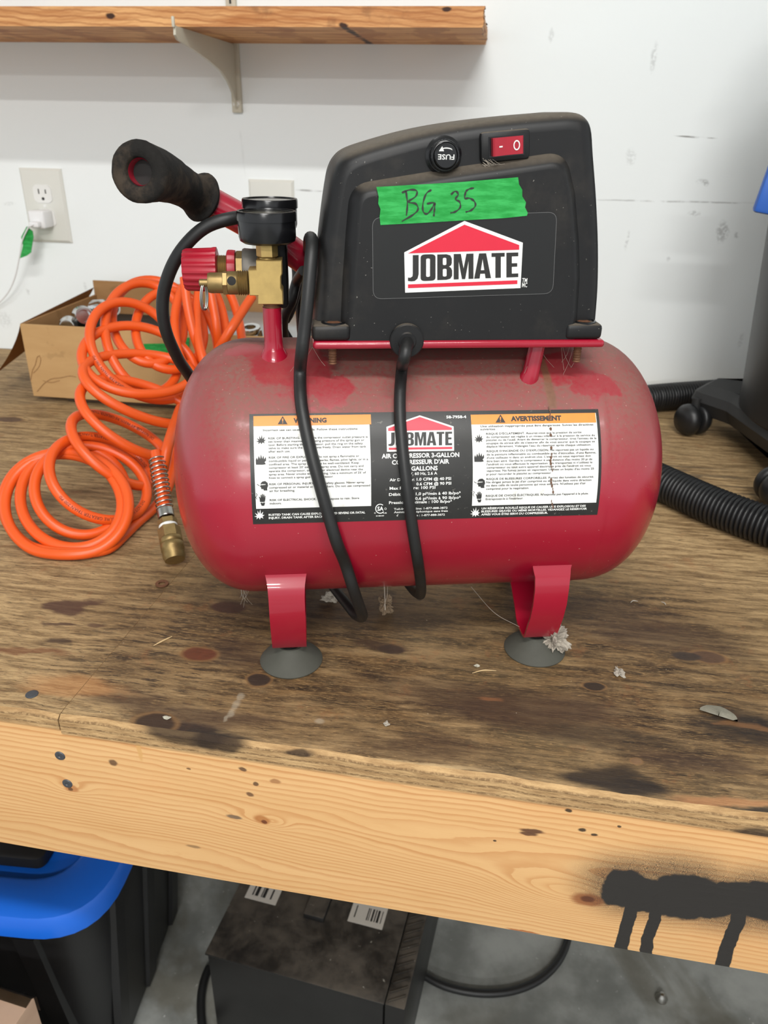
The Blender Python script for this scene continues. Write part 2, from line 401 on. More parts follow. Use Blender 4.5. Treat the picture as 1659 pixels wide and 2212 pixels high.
# paint flecks and white scuffs
fl = g.rng(g.noise(p, 330, 2, .5), .775, .79)
c = g.mix(g.math('MULTIPLY', fl, .8), c, srgb(200, 190, 170))
for (px, py, rx, ry) in ((500, 1540, .003, .006), (510, 1522, .003, .006), (520, 1505, .003, .005), (488, 1552, .002, .004), (690, 1558, .004, .003)):
    c = g.mix(g.math('MULTIPLY', g.ell(g.distort(p, p, 150, .004), onz(px, py), (rx*.8, ry*.8, 0), .5), .42), c, srgb(176, 166, 146))
g.color(c)
g.rough(g.rng(grime_dark, 0, 1, .68, .5))
g.bump(g.math('ADD', g.math('MULTIPLY', n2, .7), g.math('ADD', g.math('MULTIPLY', n1, .8), g.math('MULTIPLY', n5, .5))), 0.55, 0.0012)
M_PLY = g.m
# plywood edge: stacked plies
g = G('plywood_edge', 0.75, spec=0.2); p = g.pos(); s = g.sep(g.distort(p, g.mul(p, (3, 1, 1)), 25, .0016))
zz = s[2]; ply = g.rng(g.math('SINE', g.math('MULTIPLY', zz, 2*math.pi/0.0054)), .3, .9, 0, .8)
c = g.mix(g.rng(g.noise(g.mul(p, (1, 1, 8)), 40, 6, .7), .3, .7), srgb(150, 118, 80), srgb(194, 160, 114))
e2 = g.mix(g.rng(g.noise(g.mul(p, (2, 1, 3)), 160, 4, .7), .4, .65), srgb(112, 86, 58), srgb(168, 138, 98))
c = g.mix(ply, c, e2)
c = g.mix(g.rng(g.noise(p, 14, 5, .6), .62, .72, 0, .6), c, srgb(96, 66, 42))
pq = g.distort(p, g.mul(p, (1, 1, 2)), 20, .02)
for (px, py, rx, rz) in ((400, 1592, .034, .012), (470, 1612, .02, .007), (1650, 1790, .018, .008), (640, 1632, .012, .0025)):
    q = ony(px, py, .393); c = g.mix(g.math('MULTIPLY', g.ell(pq, q, (rx, 0, rz), .3), .85), c, srgb(44, 34, 28))
g.color(c); g.bump(g.noise(g.mul(p, (1, 1, 4)), 120, 5, .7), .8, .002); M_PLYEDGE = g.m
# pine face board
g = G('pine_face_board', 0.5, spec=0.35); p = g.pos(); s = g.sep(p)
BP = lambda px, py: ony(px, py, .3905)
field = g.math('ADD', g.math('MULTIPLY', s[2], 1.0), g.math('MULTIPLY', s[0], .012))
field = g.math('ADD', field, g.math('MULTIPLY', g.math('SUBTRACT', g.noise(g.mul(p, (1, 0, 3)), 3.2, 3), .5), .030))
field = g.math('ADD', field, g.math('MULTIPLY', g.math('SUBTRACT', g.noise(g.mul(p, (2.5, 0, 8)), 12, 3), .5), .0035))
for (px, py, rx, rz, A) in ((1240, 1935, .055, .020, .050), (1000, 1870, .10, .020, .020), (140, 1725, .016, .007, .010), (560, 1785, .022, .007, .012), (590, 1790, .010, .006, .008), (330, 1830, .14, .016, -.014), (900, 1810, .07, .010, .008)):
    q = BP(px, py); d = g.vm('LENGTH', g.mul(g.vm('SUBTRACT', p, tuple(q)), (1/rx, 0, 1/rz)))
    e = g.math('POWER', 2.71828, g.math('MULTIPLY', g.math('MULTIPLY', d, d), -1.0))
    field = g.math('ADD', field, g.math('MULTIPLY', e, A))
per = 0.0052
fr = g.math('FRACT', g.math('DIVIDE', field, per))
late = g.math('MULTIPLY', g.rng(fr, .35, .93), g.rng(fr, .94, 1.0, 1.0, 0))
bnd = g.noise(g.comb(0.0, 0.0, g.math('DIVIDE', field, per)), 1.0, 1)
c = g.mix(g.noise(g.mul(p, (1, 1, 6)), 9, 5), srgb(192, 148, 96), srgb(208, 168, 118))
c = g.mix(g.math('MULTIPLY', late, g.rng(bnd, .3, .7, .18, .72)), c, srgb(170, 112, 60))
c = g.mix(g.rng(g.noise(g.mul(p, (1, 1, 30)), 30, 4, .6), .5, .8, 0, .25), c, srgb(190, 136, 84))
c = g.mix(g.math('MULTIPLY', g.rng(g.noise(p, 7, 4), .55, .75), .22), c, srgb(206, 150, 96))
pk = g.distort(p, p, 70, .004)
for (px, py, rx, rz, col) in ((1272, 1940, .012, .0065, srgb(140, 84, 46)), (1270, 1938, .005, .003, srgb(92, 46, 22)), (140, 1725, .006, .004, srgb(166, 112, 66)), (138, 1727, .002, .002, srgb(90, 60, 36)), (500, 1780, .006, .0022, srgb(104, 84, 66)), (562, 1785, .006, .004, srgb(160, 104, 56)), (565, 1789, .0025, .002, srgb(92, 46, 24)),
                              (232, 1668, .0035, .003, srgb(92, 66, 44)), (518, 1675, .003, .002, srgb(86, 60, 40)), (548, 1706, .002, .002, srgb(86, 60, 40)), (534, 1730, .003, .002, srgb(100, 70, 46)), (590, 1700, .004, .002, srgb(150, 106, 66)), (398, 1676, .002, .001, srgb(110, 80, 50)),
                              (1228, 1750, .0022, .0013, srgb(30, 22, 16)), (1256, 1790, .0026, .0015, srgb(30, 22, 16)), (1284, 1799, .0022, .0013, srgb(30, 22, 16)), (1337, 1780, .0014, .001, srgb(40, 30, 22)), (1070, 1818, .0012, .001, srgb(40, 30, 22)), (1150, 1795, .008, .0022, srgb(76, 46, 30)), (1143, 1801, .006, .0016, srgb(76, 46, 30)), (410, 1846, .006, .0016, srgb(140, 108, 72)), (1130, 2010, .012, .001, srgb(150, 90, 50)), (290, 1640, .002, .009, srgb(190, 146, 90))):
    q = BP(px, py); c = g.mix(g.math('MULTIPLY', g.ell(pk, q, (rx, 0, rz), .3), .92), c, col)
# black spray paint: soft cloud, runs below it
pp = g.distort(p, p, 60, .013, 5); pf = g.distort(p, p, 900, .006, 2)
cl = None
for (px, py, rx, rz) in ((1346, 1914, .0165, .0215), (1385, 1928, .020, .0190), (1425, 1932, .020, .0200), (1475, 1928, .026, .0260), (1525, 1938, .024, .0175), (1575, 1932, .022, .0170), (1630, 1932, .030, .0200), (1690, 1940, .03, .022)):
    q = BP(px, py)
    d = g.vm('LENGTH', g.mul(g.vm('SUBTRACT', pp, tuple(q)), (1/rx, 0, 1/rz)))
    k = g.rng(d, .86, 1.04, 1, 0); cl = k if cl is None else g.math('MAXIMUM', cl, k)
mist = None
for (px, py, rx, rz) in ((1375, 1910, .042, .033), (1460, 1912, .05, .036), (1560, 1935, .055, .032), (1650, 1935, .05, .034)):
    k = g.ell(p, BP(px, py), (rx, 0, rz), .55); mist = k if mist is None else g.math('MAXIMUM', mist, k)
grain = g.noise(p, 3800, 2, .6)
mist = g.math('MULTIPLY', g.math('POWER', mist, 1.5), g.rng(grain, .36, .60, .12, 1.0))
mist = g.math('MULTIPLY', mist, 1.15, True)
pdz = g.distort(p, g.mul(p, (0.2, 0, 1)), 45, (.007, 0, 0), 3)
for (px, py, px2, py2, w) in ((1362, 1940, 1343, 2048, .0048), (1412, 1945, 1397, 2056, .0045), (1590, 1950, 1560, 2082, .0052)):
    a, b = BP(px, py), BP(px2, py2); cc = (a+b)/2; xx = a.x+(b.x-a.x)*0
    m = g.math('MULTIPLY', g.rng(g.math('ABSOLUTE', g.math('SUBTRACT', g.sep(pdz)[0], (a.x+b.x)/2)), w*.9, w*1.05, 1, 0), g.rng(s[2], a.z-.001, a.z+.001, 1, 0))
    cl = g.math('MAXIMUM', cl, m)
blk = g.math('MAXIMUM', cl, mist)
c = g.mix(blk, c, srgb(38, 35, 33))
g.color(c); g.rough(g.rng(cl, 0, 1, .52, .42)); g.bump(g.math('ADD', late, g.noise(g.mul(p, (1, 1, 10)), 60, 4)), .12, .0006)
M_PINE = g.m
M_LEG = plain('rough_fir', srgb(176, 134, 88), .7, var=.2, scale=20)

bench = tag(empty('workbench', (-0.1, 0.87, FLOOR_Z)), 'long wooden workbench with stained plywood top and pine front board', 'workbench')
off = -bench.location
def bpart(name, bm, mats, smooth=0):
    o = finish(name, bm, mats, bench, smooth); o.data.transform(Matrix.Translation(off)); return o
def ply_sheet(name, xa_f, xa_b, xb_f, xb_b, ztop, thick, rag, lip, seed):
    """sheet with a worn, ragged front edge: rows follow X, front verts jittered"""
    bm = bmesh.new(); rnd = random.Random(seed); n = 150; rows = []
    ys = [(0, ztop-thick, 0), (0, ztop-thick*.62, rag*.5), (0, ztop-lip, rag*.8), (.0035, ztop-lip*.15, rag), (.012, ztop, rag*.25), (.2, ztop, 0), (1, ztop, 0)]
    for i in range(n+1):
        t = i/n; row = []
        nz = mnoise.noise(Vector((t*60, seed, 0)))*.6+mnoise.noise(Vector((t*170, seed, 3)))*.5
        chip = max(0, mnoise.noise(Vector((t*23, seed+5, 1)))-.15)*1.6
        for j, (dy, z, rg) in enumerate(ys):
            if j == 5: d = .2
            elif j == 6: d = WALL_Y-.002
            xf = xa_f+(xb_f-xa_f)*t; xb = xa_b+(xb_b-xa_b)*t
            if j == 6: row.append(bm.verts.new((xb, WALL_Y-.002, z)))
            else:
                y = FE(xf)+dy+(rg*(abs(nz)+chip) if rg else 0)
                k = (y-FE(xf))/(WALL_Y-FE(xf)); row.append(bm.verts.new((xf+(xb-xf)*k, y, z-(rg*.25*chip if 1 < j < 4 else 0))))
        rows.append(row)
    for a, b in zip(rows[:-1], rows[1:]):
        for j in range(len(ys)-1):
            f = bm.faces.new((a[j], b[j], b[j+1], a[j+1])); f.material_index = 1 if j < 3 else 0
    bot = [(bm.verts.new((xa_b, WALL_Y-.002, ztop-thick)), rows[0]), (bm.verts.new((xb_b, WALL_Y-.002, ztop-thick)), rows[-1])]
    for v, row in bot: f = bm.faces.new([v]+row if v is bot[0][0] else [v]+row); f.material_index = 1
    bm.faces.new([bot[0][0], bot[1][0]]+[r[0] for r in reversed(rows)]).material_index = 1
    bm.faces.new([bot[0][0], rows[0][-1]]+[r[-1] for r in rows[1:]]+[bot[1][0]]).material_index = 1
    return bpart(name, bm, [M_PLY, M_PLYEDGE])
ply_sheet('plywood_sheet', BX0, BX0, -.2945, -.2465, -.0008, .012, .003, .003, 1)
ply_sheet('plywood_sheet', -.2935, -.2455, BX1, BX1, 0.0, .0165, .0030, .004, 2)
bm = bmesh.new()
ring_loft(bm, [[Vector((X, FE(X)+.0022, zt)), Vector((X, FE(X)+.0010, zt-.003)), Vector((X, FE(X)+.0010, -.1505+zt*0)), Vector((X, FE(X)+.0030, -.1530)), Vector((X, FE(X)+.039, -.1530)), Vector((X, FE(X)+.039, zt))] for X, zt in ((BX0, -.0130), (-.30, -.0130), (-.2936, -.0168), (0.4, -.0168), (BX1, -.0168))])
bpart('face_board', bm, M_PINE, 30)
for X in (BX0+.1, BX1-.1):
    for Y in (.48, WALL_Y-.08):
        bm = bmesh.new(); box(bm, (X, Y, (FLOOR_Z-.0185)/2), (.089, .089, -FLOOR_Z-.0185), bev=.003); bpart('leg', bm, M_LEG)
bm = bmesh.new(); box(bm, ((BX0+BX1)/2, WALL_Y-.022, -.0885), (BX1-BX0, .038, .14), bev=.002); bpart('back_rail', bm, M_LEG)
# two painted-over screw heads in the face board
M_SCREWP = plain('dark_screw', srgb(78, 80, 84), .5, .5, var=.3, scale=600)
for px, py in ((128, 1635), (144, 1695)):
    q = ony(px, py, FE(-.29)); bm = bmesh.new()
    lathe(bm, [(.0042, -.001), (.0042, .0002), (.0036, .0008), (.0016, .0008), (.0012, .0002)], axis_m((q.x, FE(q.x)+.0010, q.z), (0, -1, 0)), 20); bpart('screw_head', bm, M_SCREWP, 40)
for px, py in ((69, 1500), (700, 1400)):
    if px > 600: continue
    q = onz(px, py, -.0008); bm = bmesh.new()
    lathe(bm, [(.0048, -.001), (.0048, .0003), (.004, .0008), (.002, .0007)], Matrix.Translation(q), 20); bpart('screw_head', bm, M_SCREWP, 40)

# ================================================================== SHELF ON THE WALL
g = G('fir_shelf', 0.6, spec=.3); p = g.pos(); gw = g.mul(g.distort(p, p, 5, .03), (1, 9, 16))
c = g.mix(g.rng(g.noise(gw, 6, 6, .65), .3, .7), srgb(176, 112, 62), srgb(228, 174, 116))
s = g.sep(g.distort(p, g.mul(p, (2, 1, 1)), 12, .01))
st = g.rng(g.math('SINE', g.math('ADD', g.math('MULTIPLY', s[2], 900), g.math('MULTIPLY', s[0], 60))), .2, .9, 0, .45)
c = g.mix(st, c, srgb(150, 88, 46))
c = g.mix(g.rng(g.noise(p, 16, 5), .60, .7, 0, .5), c, srgb(110, 68, 42))
for (px, py) in ((743, 55), (240, 35), (965, 20)):
    q = ony(px, py, 1.124); c = g.mix(g.ell(g.distort(p, p, 60, .006), q, (.006, 0, .003), .3), c, srgb(62, 36, 24))
g.color(c); g.bump(g.noise(gw, 20, 5), .4, .001); M_SHELF = g.m
SH_Z0, SH_Y0, SH_X1 = .504, 1.123, -.043
bm = bmesh.new(); rnd = random.Random(3)
xs = [-1.6, -1.2, -.8, -.4, -.15, -.07]; ringsS = []
for X in xs: ringsS.append([Vector((X, SH_Y0, SH_Z0)), Vector((X, SH_Y0, SH_Z0+.0225)), Vector((X, WALL_Y-.0095, SH_Z0+.0225)), Vector((X, WALL_Y-.0095, SH_Z0))])
# splintered right end
end = []
nseg = 14; ring_end = []
ringsD = []
def shelf_ring(X, jag=0, seed=0):
    out = []; k = 16
    pts = [(SH_Y0, SH_Z0, SH_Y0, SH_Z0+.0225), (SH_Y0, SH_Z0+.0225, WALL_Y-.0095, SH_Z0+.0225), (WALL_Y-.0095, SH_Z0+.0225, WALL_Y-.0095, SH_Z0), (WALL_Y-.0095, SH_Z0, SH_Y0, SH_Z0)]
    for qi, (y0, z0, y1, z1) in enumerate(pts):
        for i in range(k):
            t = i/k; y, z = y0+(y1-y0)*t, z0+(z1-z0)*t
            x = X+(jag*(mnoise.noise(Vector((y*60, z*200, seed)))*.5+mnoise.noise(Vector((y*18, z*60, seed+4)))) if jag else 0)
            out.append(Vector((x, y, z)))
    return out
ring_loft(bm, [shelf_ring(-1.6), shelf_ring(-.06), shelf_ring(SH_X1, .006, 2)])
o = finish('wall_shelf', bm, M_SHELF, None, 30); recenter(o, (-.8, 1.23, SH_Z0)); tag(o, 'rough wooden plank shelf on the wall with a splintered right end', 'shelf')
M_PUTTY = plain('putty_metal', srgb(196, 190, 172), .45, .0, .5, var=.04)
M_DARK = plain('dark_slot', srgb(30, 28, 26), .7)
# slotted standard and bracket arm
st_x = onw(516, 230).x-.001
br = tag(empty('shelf_bracket', (st_x, WALL_Y, .409)), 'cream metal shelf bracket and slotted strip holding up the plank shelf', 'bracket'); bo = -br.location
def brp(name, bm, m, smooth=30):
    o = finish(name, bm, m, br, smooth); o.data.transform(Matrix.Translation(bo)); return o
bm = bmesh.new(); box(bm, (st_x, WALL_Y-.0045, .549), (.0155, .009, .28), bev=.0012); brp('wall_strip', bm, M_PUTTY)
for z in (.437, .452, .548, .56, .575):
    bm = bmesh.new(); box(bm, (st_x, WALL_Y-.0092, z), (.0030, .0008, .009)); brp('slot', bm, M_DARK)
bm = bmesh.new(); lathe(bm, [(.0052, 0), (.0052, .001), (.0035, .0022), (.001, .0018)], axis_m((st_x, WALL_Y-.009, .4215), (0, -1, 0)), 20); brp('screw', bm, plain('screw_white', srgb(222, 220, 212), .35, .3))
bm = bmesh.new(); lathe(bm, [(.0016, 0), (.0016, .0006)], axis_m((st_x, WALL_Y-.0110, .4215), (0, -1, 0)), 10); brp('screw_recess', bm, M_DARK)
prof = [(WALL_Y-.009, .503), (1.108, .503), (1.103, .5035), (1.101, .493), (1.108, .488), (1.16, .482), (1.22, .473), (1.27, .463), (1.297, .452), (1.312, .442), (1.325, .43), (1.332, .418), (WALL_Y-.009, .414)]
bm = bmesh.new(); ring_loft(bm, [[Vector((st_x-.0016, y, z)) for y, z in prof], [Vector((st_x+.0016, y, z)) for y, z in prof]])
brp('bracket_arm', bm, M_PUTTY)
bm = bmesh.new(); box(bm, (st_x, 1.1, .507), (.0036, .004, .012), bev=.001); brp('arm_tip', bm, M_PUTTY)

# ================================================================== AIR COMPRESSOR
comp = tag(empty('air_compressor', C_MID, C_ANG), 'small red air compressor with black motor cover standing on the workbench', 'air compressor')
# --- materials
def red_paint(name, dusty):
    g = G(name, 0.24, spec=.5, coat=.4); p = g.obj(); N = g.sep(g.nor())[2]
    base = g.mix(g.noise(p, 9, 4), srgb(142, 14, 38), srgb(160, 18, 44))
    scr = g.rng(g.noise(g.distort(p, p, 8, .03), 55, 6, .75), .70, .78, 0, .5)
    base = g.mix(scr, base, srgb(206, 120, 126))
    if dusty:
        s = g.sep(p)
        cover = g.rng(N, .06, .90, 0, 1)
        bl = g.noise(g.distort(p, p, 25, .02), 14, 5, .6)
        # wiped / oily places where the dust is gone
        wipe = None
        pw = g.distort(p, p, 55, .030, 4)
        for (cx_, cy_, rx, ry) in ((-.095, .03, .030, .022), (-.075, .012, .022, .010), (.10, .03, .022, .016), (.125, .012, .020, .012), (-.128, .052, .016, .012)):
            k = g.ell(pw, (cx_, cy_, .235), (rx, ry, 0), .12); wipe = k if wipe is None else g.math('MAXIMUM', wipe, k)
        amt = g.math('MULTIPLY', cover, g.rng(bl, .2, .6, .62, 1.0))
        amt = g.math('MULTIPLY', amt, g.math('SUBTRACT', 1.0, g.math('MULTIPLY', wipe, .6)))
        amt = g.math('MULTIPLY', amt, g.rng(g.noise(p, 330, 4, .7), .30, .62, .62, 1.0))
        amt = g.math('MULTIPLY', amt, .95, True)
        speck = g.rng(g.noise(p, 420, 2), .70, .76, 0, .7)
        dustc = g.mix(speck, srgb(118, 88, 78), srgb(170, 150, 132))
        base = g.mix(amt, base, dustc)
        # rusty run below the right support post
        rx_ = .0905
        run = g.math('MULTIPLY', g.rng(g.math('ABSOLUTE', g.math('SUBTRACT', g.sep(g.distort(p, p, 40, (.006, 0, 0)))[0], rx_)), .0018, .0042, 1, 0), g.rng(s[2], .213, .214, 0, 1))
        base = g.mix(g.math('MULTIPLY', run, .9), base, g.mix(g.noise(p, 200, 4), srgb(92, 62, 44), srgb(130, 92, 70)))
        base = g.mix(g.rng(g.noise(p, 500, 2), .74, .78, 0, .5), base, srgb(214, 170, 160))
        g.rough(g.math('ADD', .26, g.math('MULTIPLY', amt, .55)))
        g.put(g.b.inputs['Coat Weight'], g.math('MULTIPLY', g.math('SUBTRACT', 1.0, amt), .35))
        g.b.inputs['Coat Roughness'].default_value = .18
        g.bump(g.noise(p, 900, 2), .06, .0005)
    g.color(base); return g.m
M_TANK = red_paint('dusty_red_enamel', True)
M_RED = red_paint('red_enamel', False)
g = G('black_moulded_plastic', .5, spec=.32); p = g.obj(); N = g.sep(g.nor())
c = g.mix(g.noise(p, 30, 4), srgb(18, 18, 19), srgb(26, 26, 27))
upd = g.rng(N[2], .55, .98, 0, .6); sp = g.rng(g.noise(p, 16, 6, .65), .5, .72, 0, .35)
dustm = g.math('MAXIMUM', upd, g.math('MULTIPLY', sp, .28))
c = g.mix(dustm, c, g.mix(g.noise(p, 300, 3), srgb(92, 82, 70), srgb(126, 116, 102)))
fleck = g.rng(g.noise(p, 520, 2), .735, .76, 0, .55); c = g.mix(fleck, c, srgb(150, 146, 138))
scr = g.rng(g.noise(g.mul(g.distort(p, p, 14, .02), (1, 1, .35)), 120, 4, .6), .73, .77, 0, .4); c = g.mix(scr, c, srgb(110, 108, 104))
g.color(c); g.rough(g.rng(dustm, 0, 1, .46, .8)); g.bump(g.noise(p, 1400, 2), .10, .00018); M_BLK = g.m
M_BLKGLOSS = plain('black_gloss_plastic', srgb(17, 17, 19), .22, var=.25, scale=40)
M_RUBBER = plain('black_cord_rubber', srgb(22, 22, 22), .5, var=.35, scale=90, bump=.15)
g = G('dusty_foam_grip', .9, spec=.15); p = g.obj(); c = g.mix(g.noise(p, 260, 4), srgb(22, 21, 20), srgb(40, 38, 36)); c = g.mix(g.rng(g.noise(g.distort(p, p, 30, .02), 38, 5, .65), .46, .66, 0, .5), c, srgb(82, 70, 58)); g.color(c); g.bump(g.noise(p, 900, 3), .5, .0006); M_FOAM = g.m
M_BRASS = plain('brass', srgb(188, 160, 100), .46, .65, var=.25, scale=120)
M_BRASSD = plain('tarnished_brass', srgb(140, 118, 76), .45, .75, var=.35, scale=160)
M_STEEL = plain('steel', srgb(176, 174, 168), .28, 1.0, var=.15, scale=200)
M_ZINC = plain('grey_cast_metal', srgb(112, 108, 102), .5, .55, var=.3, scale=120)
M_RUST = plain('rusty_screw', srgb(110, 74, 52), .7, .4, var=.5, scale=500)
M_KNOB = plain('red_plastic', srgb(158, 20, 40), .38, var=.12, scale=60)
M_CUP = plain('grey_rubber', srgb(70, 70, 63), .7, spec=.3, var=.2, scale=80, bump=.15)
M_WHITE = plain('white_print', srgb(226, 226, 222), .45, var=.03)
M_LBLACK = plain('black_print', srgb(34, 34, 33), .42, var=.2, scale=120)
M_LRED = plain('red_print', srgb(206, 30, 56), .42, var=.05)
M_LORANGE = plain('orange_print', srgb(226, 134, 48), .45, var=.10, scale=90)
M_INK = plain('ink', srgb(34, 33, 32), .5, var=.05)

def cpart(name, bm, mats, parent=None, smooth=40): return finish(name, bm, mats, parent or comp, smooth)
AX = lambda x, y, z: Matrix(((0, 0, 1, x), (1, 0, 0, y), (0, 1, 0, z), (0, 0, 0, 1)))     # local z -> +x
# --- tank
bm = bmesh.new(); X0, X1, HD = -.1885, .1965, .064; pr = []
def head(t, ex=2.35): return TR*(max(0, 1-t**ex))**(1/ex)
for k in range(22): 
    a = k/22*math.pi/2; t = math.cos(a); pr.append((max(head(t), .0005), X0+HD*(1-t)))
pr += [(TR, X0+HD), (TR, X0+HD+.006)]
pr += [(TR, -.08+.04*i) for i in range(5)]
pr += [(TR, X1-HD-.006), (TR+.0004, X1-HD-.004), (TR, X1-HD-.002), (TR, X1-HD)]
for k in range(22):
    a = (k+1)/22*math.pi/2; t = math.sin(a); pr.append((max(head(t), .0005), X1-HD+HD*t))
lathe(bm, pr, AX(0, TY, TZ), 96)
tank = cpart('tank', bm, M_TANK, smooth=50)
# --- legs: bent straps with suction cups (front pair in view, rear pair mirrored)
def strap_path(s):
    pts = [(-.0180, .0935), (-.0186, .0895), (-.0225, .0845), (-.0245, .074), (-.0245, .060), (-.0215, .046), (-.0165, .032), (-.0130, .0230), (-.0105, .0200), (-.004, .0185), (.010, .0185), (.0155, .0205), (.024, .028), (.040, .0385), (.054, .0425)]
    return [((y if s > 0 else 2*TY-y), z) for y, z in pts]
for xs_ in (-.1032, .1000):
    for s in (1, -1):
        bm = bmesh.new(); path = strap_path(s); n = len(path); th = .0022; rings = []
        for i, (y, z) in enumerate(path):
            a = path[max(0, i-1)]; b = path[min(n-1, i+1)]; d = Vector((b[0]-a[0], b[1]-a[1])).normalized(); nn = Vector((d.y, -d.x))*th*(1 if s > 0 else -1)
            w = .0134 if i > 2 else (.0156, .0148, .0138)[i]
            rings.append([Vector((xs_-w, y, z)), Vector((xs_+w, y, z)), Vector((xs_+w, y+nn.x*-1, z+nn.y*-1)), Vector((xs_-w, y-nn.x, z-nn.y))])
        ring_loft(bm, rings); lg = cpart('leg_strap', bm, M_RED, smooth=35)
        yc = 0 if s > 0 else 2*TY
        bm = bmesh.new()
        lathe(bm, [(.0252, .0004), (.0254, .0012), (.0235, .0036), (.0180, .0085), (.0135, .0122), (.0112, .0150), (.0108, .0168)], Matrix.Translation((xs_+.0006, yc, 0)), 48)
        cpart('suction_cup', bm, M_CUP, lg)
        bm = bmesh.new(); lathe(bm, [(.0090, .0160), (.0090, .0186), (.005, .0186)], Matrix.Translation((xs_, yc, 0)), 24); cpart('cup_neck', bm, M_BLKGLOSS, lg)
# --- base plate carrying the motor
bm = bmesh.new(); box(bm, (.0225, .070, .2583), (.203, .136, .0054), bev=.0022, seg=3); plate = cpart('base_plate', bm, M_RED)
bm = bmesh.new(); box(bm, (.008, .035, .2538), (.105, .006, .0036), bev=.0006); box(bm, (-.030, .030, .2535), (.014, .010, .0042), bev=.0006); cpart('stiffener', bm, M_RED, plate)
for x, y in ((.0815, .0195), (.0815, .118), (-.055, .118)):
    bm = bmesh.new(); lx = x-.003
    zt = TZ+math.sqrt(TR**2-(y-TY)**2)
    sweep(bm, [(lx-.003, y+.004, zt-.016), (lx-.0015, y, zt-.003), (lx, y, zt+.003), (x, y, .256)], [.0086, .0076, .0062, .0056], 20); cpart('support_post', bm, M_RED)
for x, y in ((-.0655, .012), (.1085, .012), (-.0655, .128), (.1085, .128)):
    bm = bmesh.new(); lathe(bm, [(.0012 if i == 0 else (.0030 if i % 2 else .0025), .2562-.0135+i*.0009) for i in range(15)], Matrix.Translation((x, y, 0)), 14); cpart('bolt', bm, M_RUST, plate)
# --- motor cover
YB = .024
sil = [(674, 738), (676, 700), (683, 620), (691, 540), (700, 465), (709, 405), (716, 374), (729, 349), (752, 329), (800, 311), (900, 283), (1000, 264), (1100, 252), (1180, 245), (1228, 242), (1260, 250), (1276, 276), (1281, 335), (1288, 430), (1292, 530), (1291, 620), (1285, 700), (1283, 738)]
poly = [Vector(PLxz(x, y, YB)) for x, y in sil]
ZB = .2611
sp_ = spline([Vector((p.x, p.y, 0)) for p in poly], 4); poly = [Vector((p.x, p.y)) for p in sp_]
# move the lower outline down to the plate
poly[0].y = ZB; poly[-1].y = ZB; poly[0].x += .0
for p in poly: p.y = max(p.y, ZB)
poly = [p for i, p in enumerate(poly) if i == 0 or (p-poly[i-1]).length > 1e-4]
def lay(poly, d, y): return [Vector((q.x, y, q.y)) for q in inset2(poly, d, ZB)]
bm = bmesh.new()
rings = [lay(poly, d, y) for y, d in ((.0140, .0102), (.0140, .0100), (.0142, .0086), (.0152, .0058), (.0175, .0028), (.0215, .0010), (.0260, 0), (.069, -.0006), (.0695, .0008), (.0705, .0008), (.071, -.0006), (.114, 0), (.1185, .0010), (.1225, .0034), (.1248, .0058), (.126, .0090), (.1262, .0102))]
ring_loft(bm, rings); cover = cpart('motor_cover', bm, M_BLK, smooth=50)
# raised front panel
pan = [(736, 742), (737, 690), (741, 600), (748, 500), (757, 400), (1000, 360), (1226, 327), (1246, 420), (1254, 520), (1256, 600), (1250, 690), (1247, 742)]
pp_ = [Vector(PLxz(x, y, .010)) for x, y in pan]; pp_[0].y = ZB; pp_[-1].y = ZB
pp_ = rpoly(pp_, [0, .02, .02, .02, .016, .03, .016, .02, .02, .02, .02, 0], 8)
for q in pp_: q.y = max(q.y, ZB)
bm = bmesh.new()
rings = [lay(pp_, d, y) for y, d in ((.0160, -.0012), (.0138, 0), (.0118, .0008), (.0090, .0024), (.0064, .0044), (.0050, .0060), (.0044, .0082), (.0044, .0084))]
ring_loft(bm, rings); panel = cpart('front_panel', bm, M_BLK, cover, smooth=50)
PF = .0044
# corner lugs with sunk screws
for x, w in ((-.0665, .026), (.1085, .026)):
    bm = bmesh.new(); box(bm, (x, .0155, .2664), (w, .0255, .0106), bev=.003, seg=3); lug = cpart('screw_lug', bm, M_BLK, cover)
    bm = bmesh.new(); lathe(bm, [(.0085, .2700), (.0085, .2722), (.0078, .2726), (.0068, .2726), (.0064, .2720), (.0064, .2712), (.003, .2712)], Matrix.Translation((x+.002, .0125, 0)), 28); cpart('screw_well', bm, M_BLKGLOSS, lug)
    bm = bmesh.new(); lathe(bm, [(.0046, .2705), (.0046, .2719), (.0032, .2724), (.001, .2722)], Matrix.Translation((x+.002, .0125, 0)), 20); cpart('screw', bm, M_RUST, lug)
# vent slots on the left flank
for k, (px, py) in enumerate(((694, 440), (691, 462), (689, 484), (687, 506))):
    q = PL(px, py, .034); bm = bmesh.new(); box(bm, (q.x+.0052, .045, q.z), (.004, .03, .0022)); cpart('vent_slot', bm, M_DARK, cover, 0)
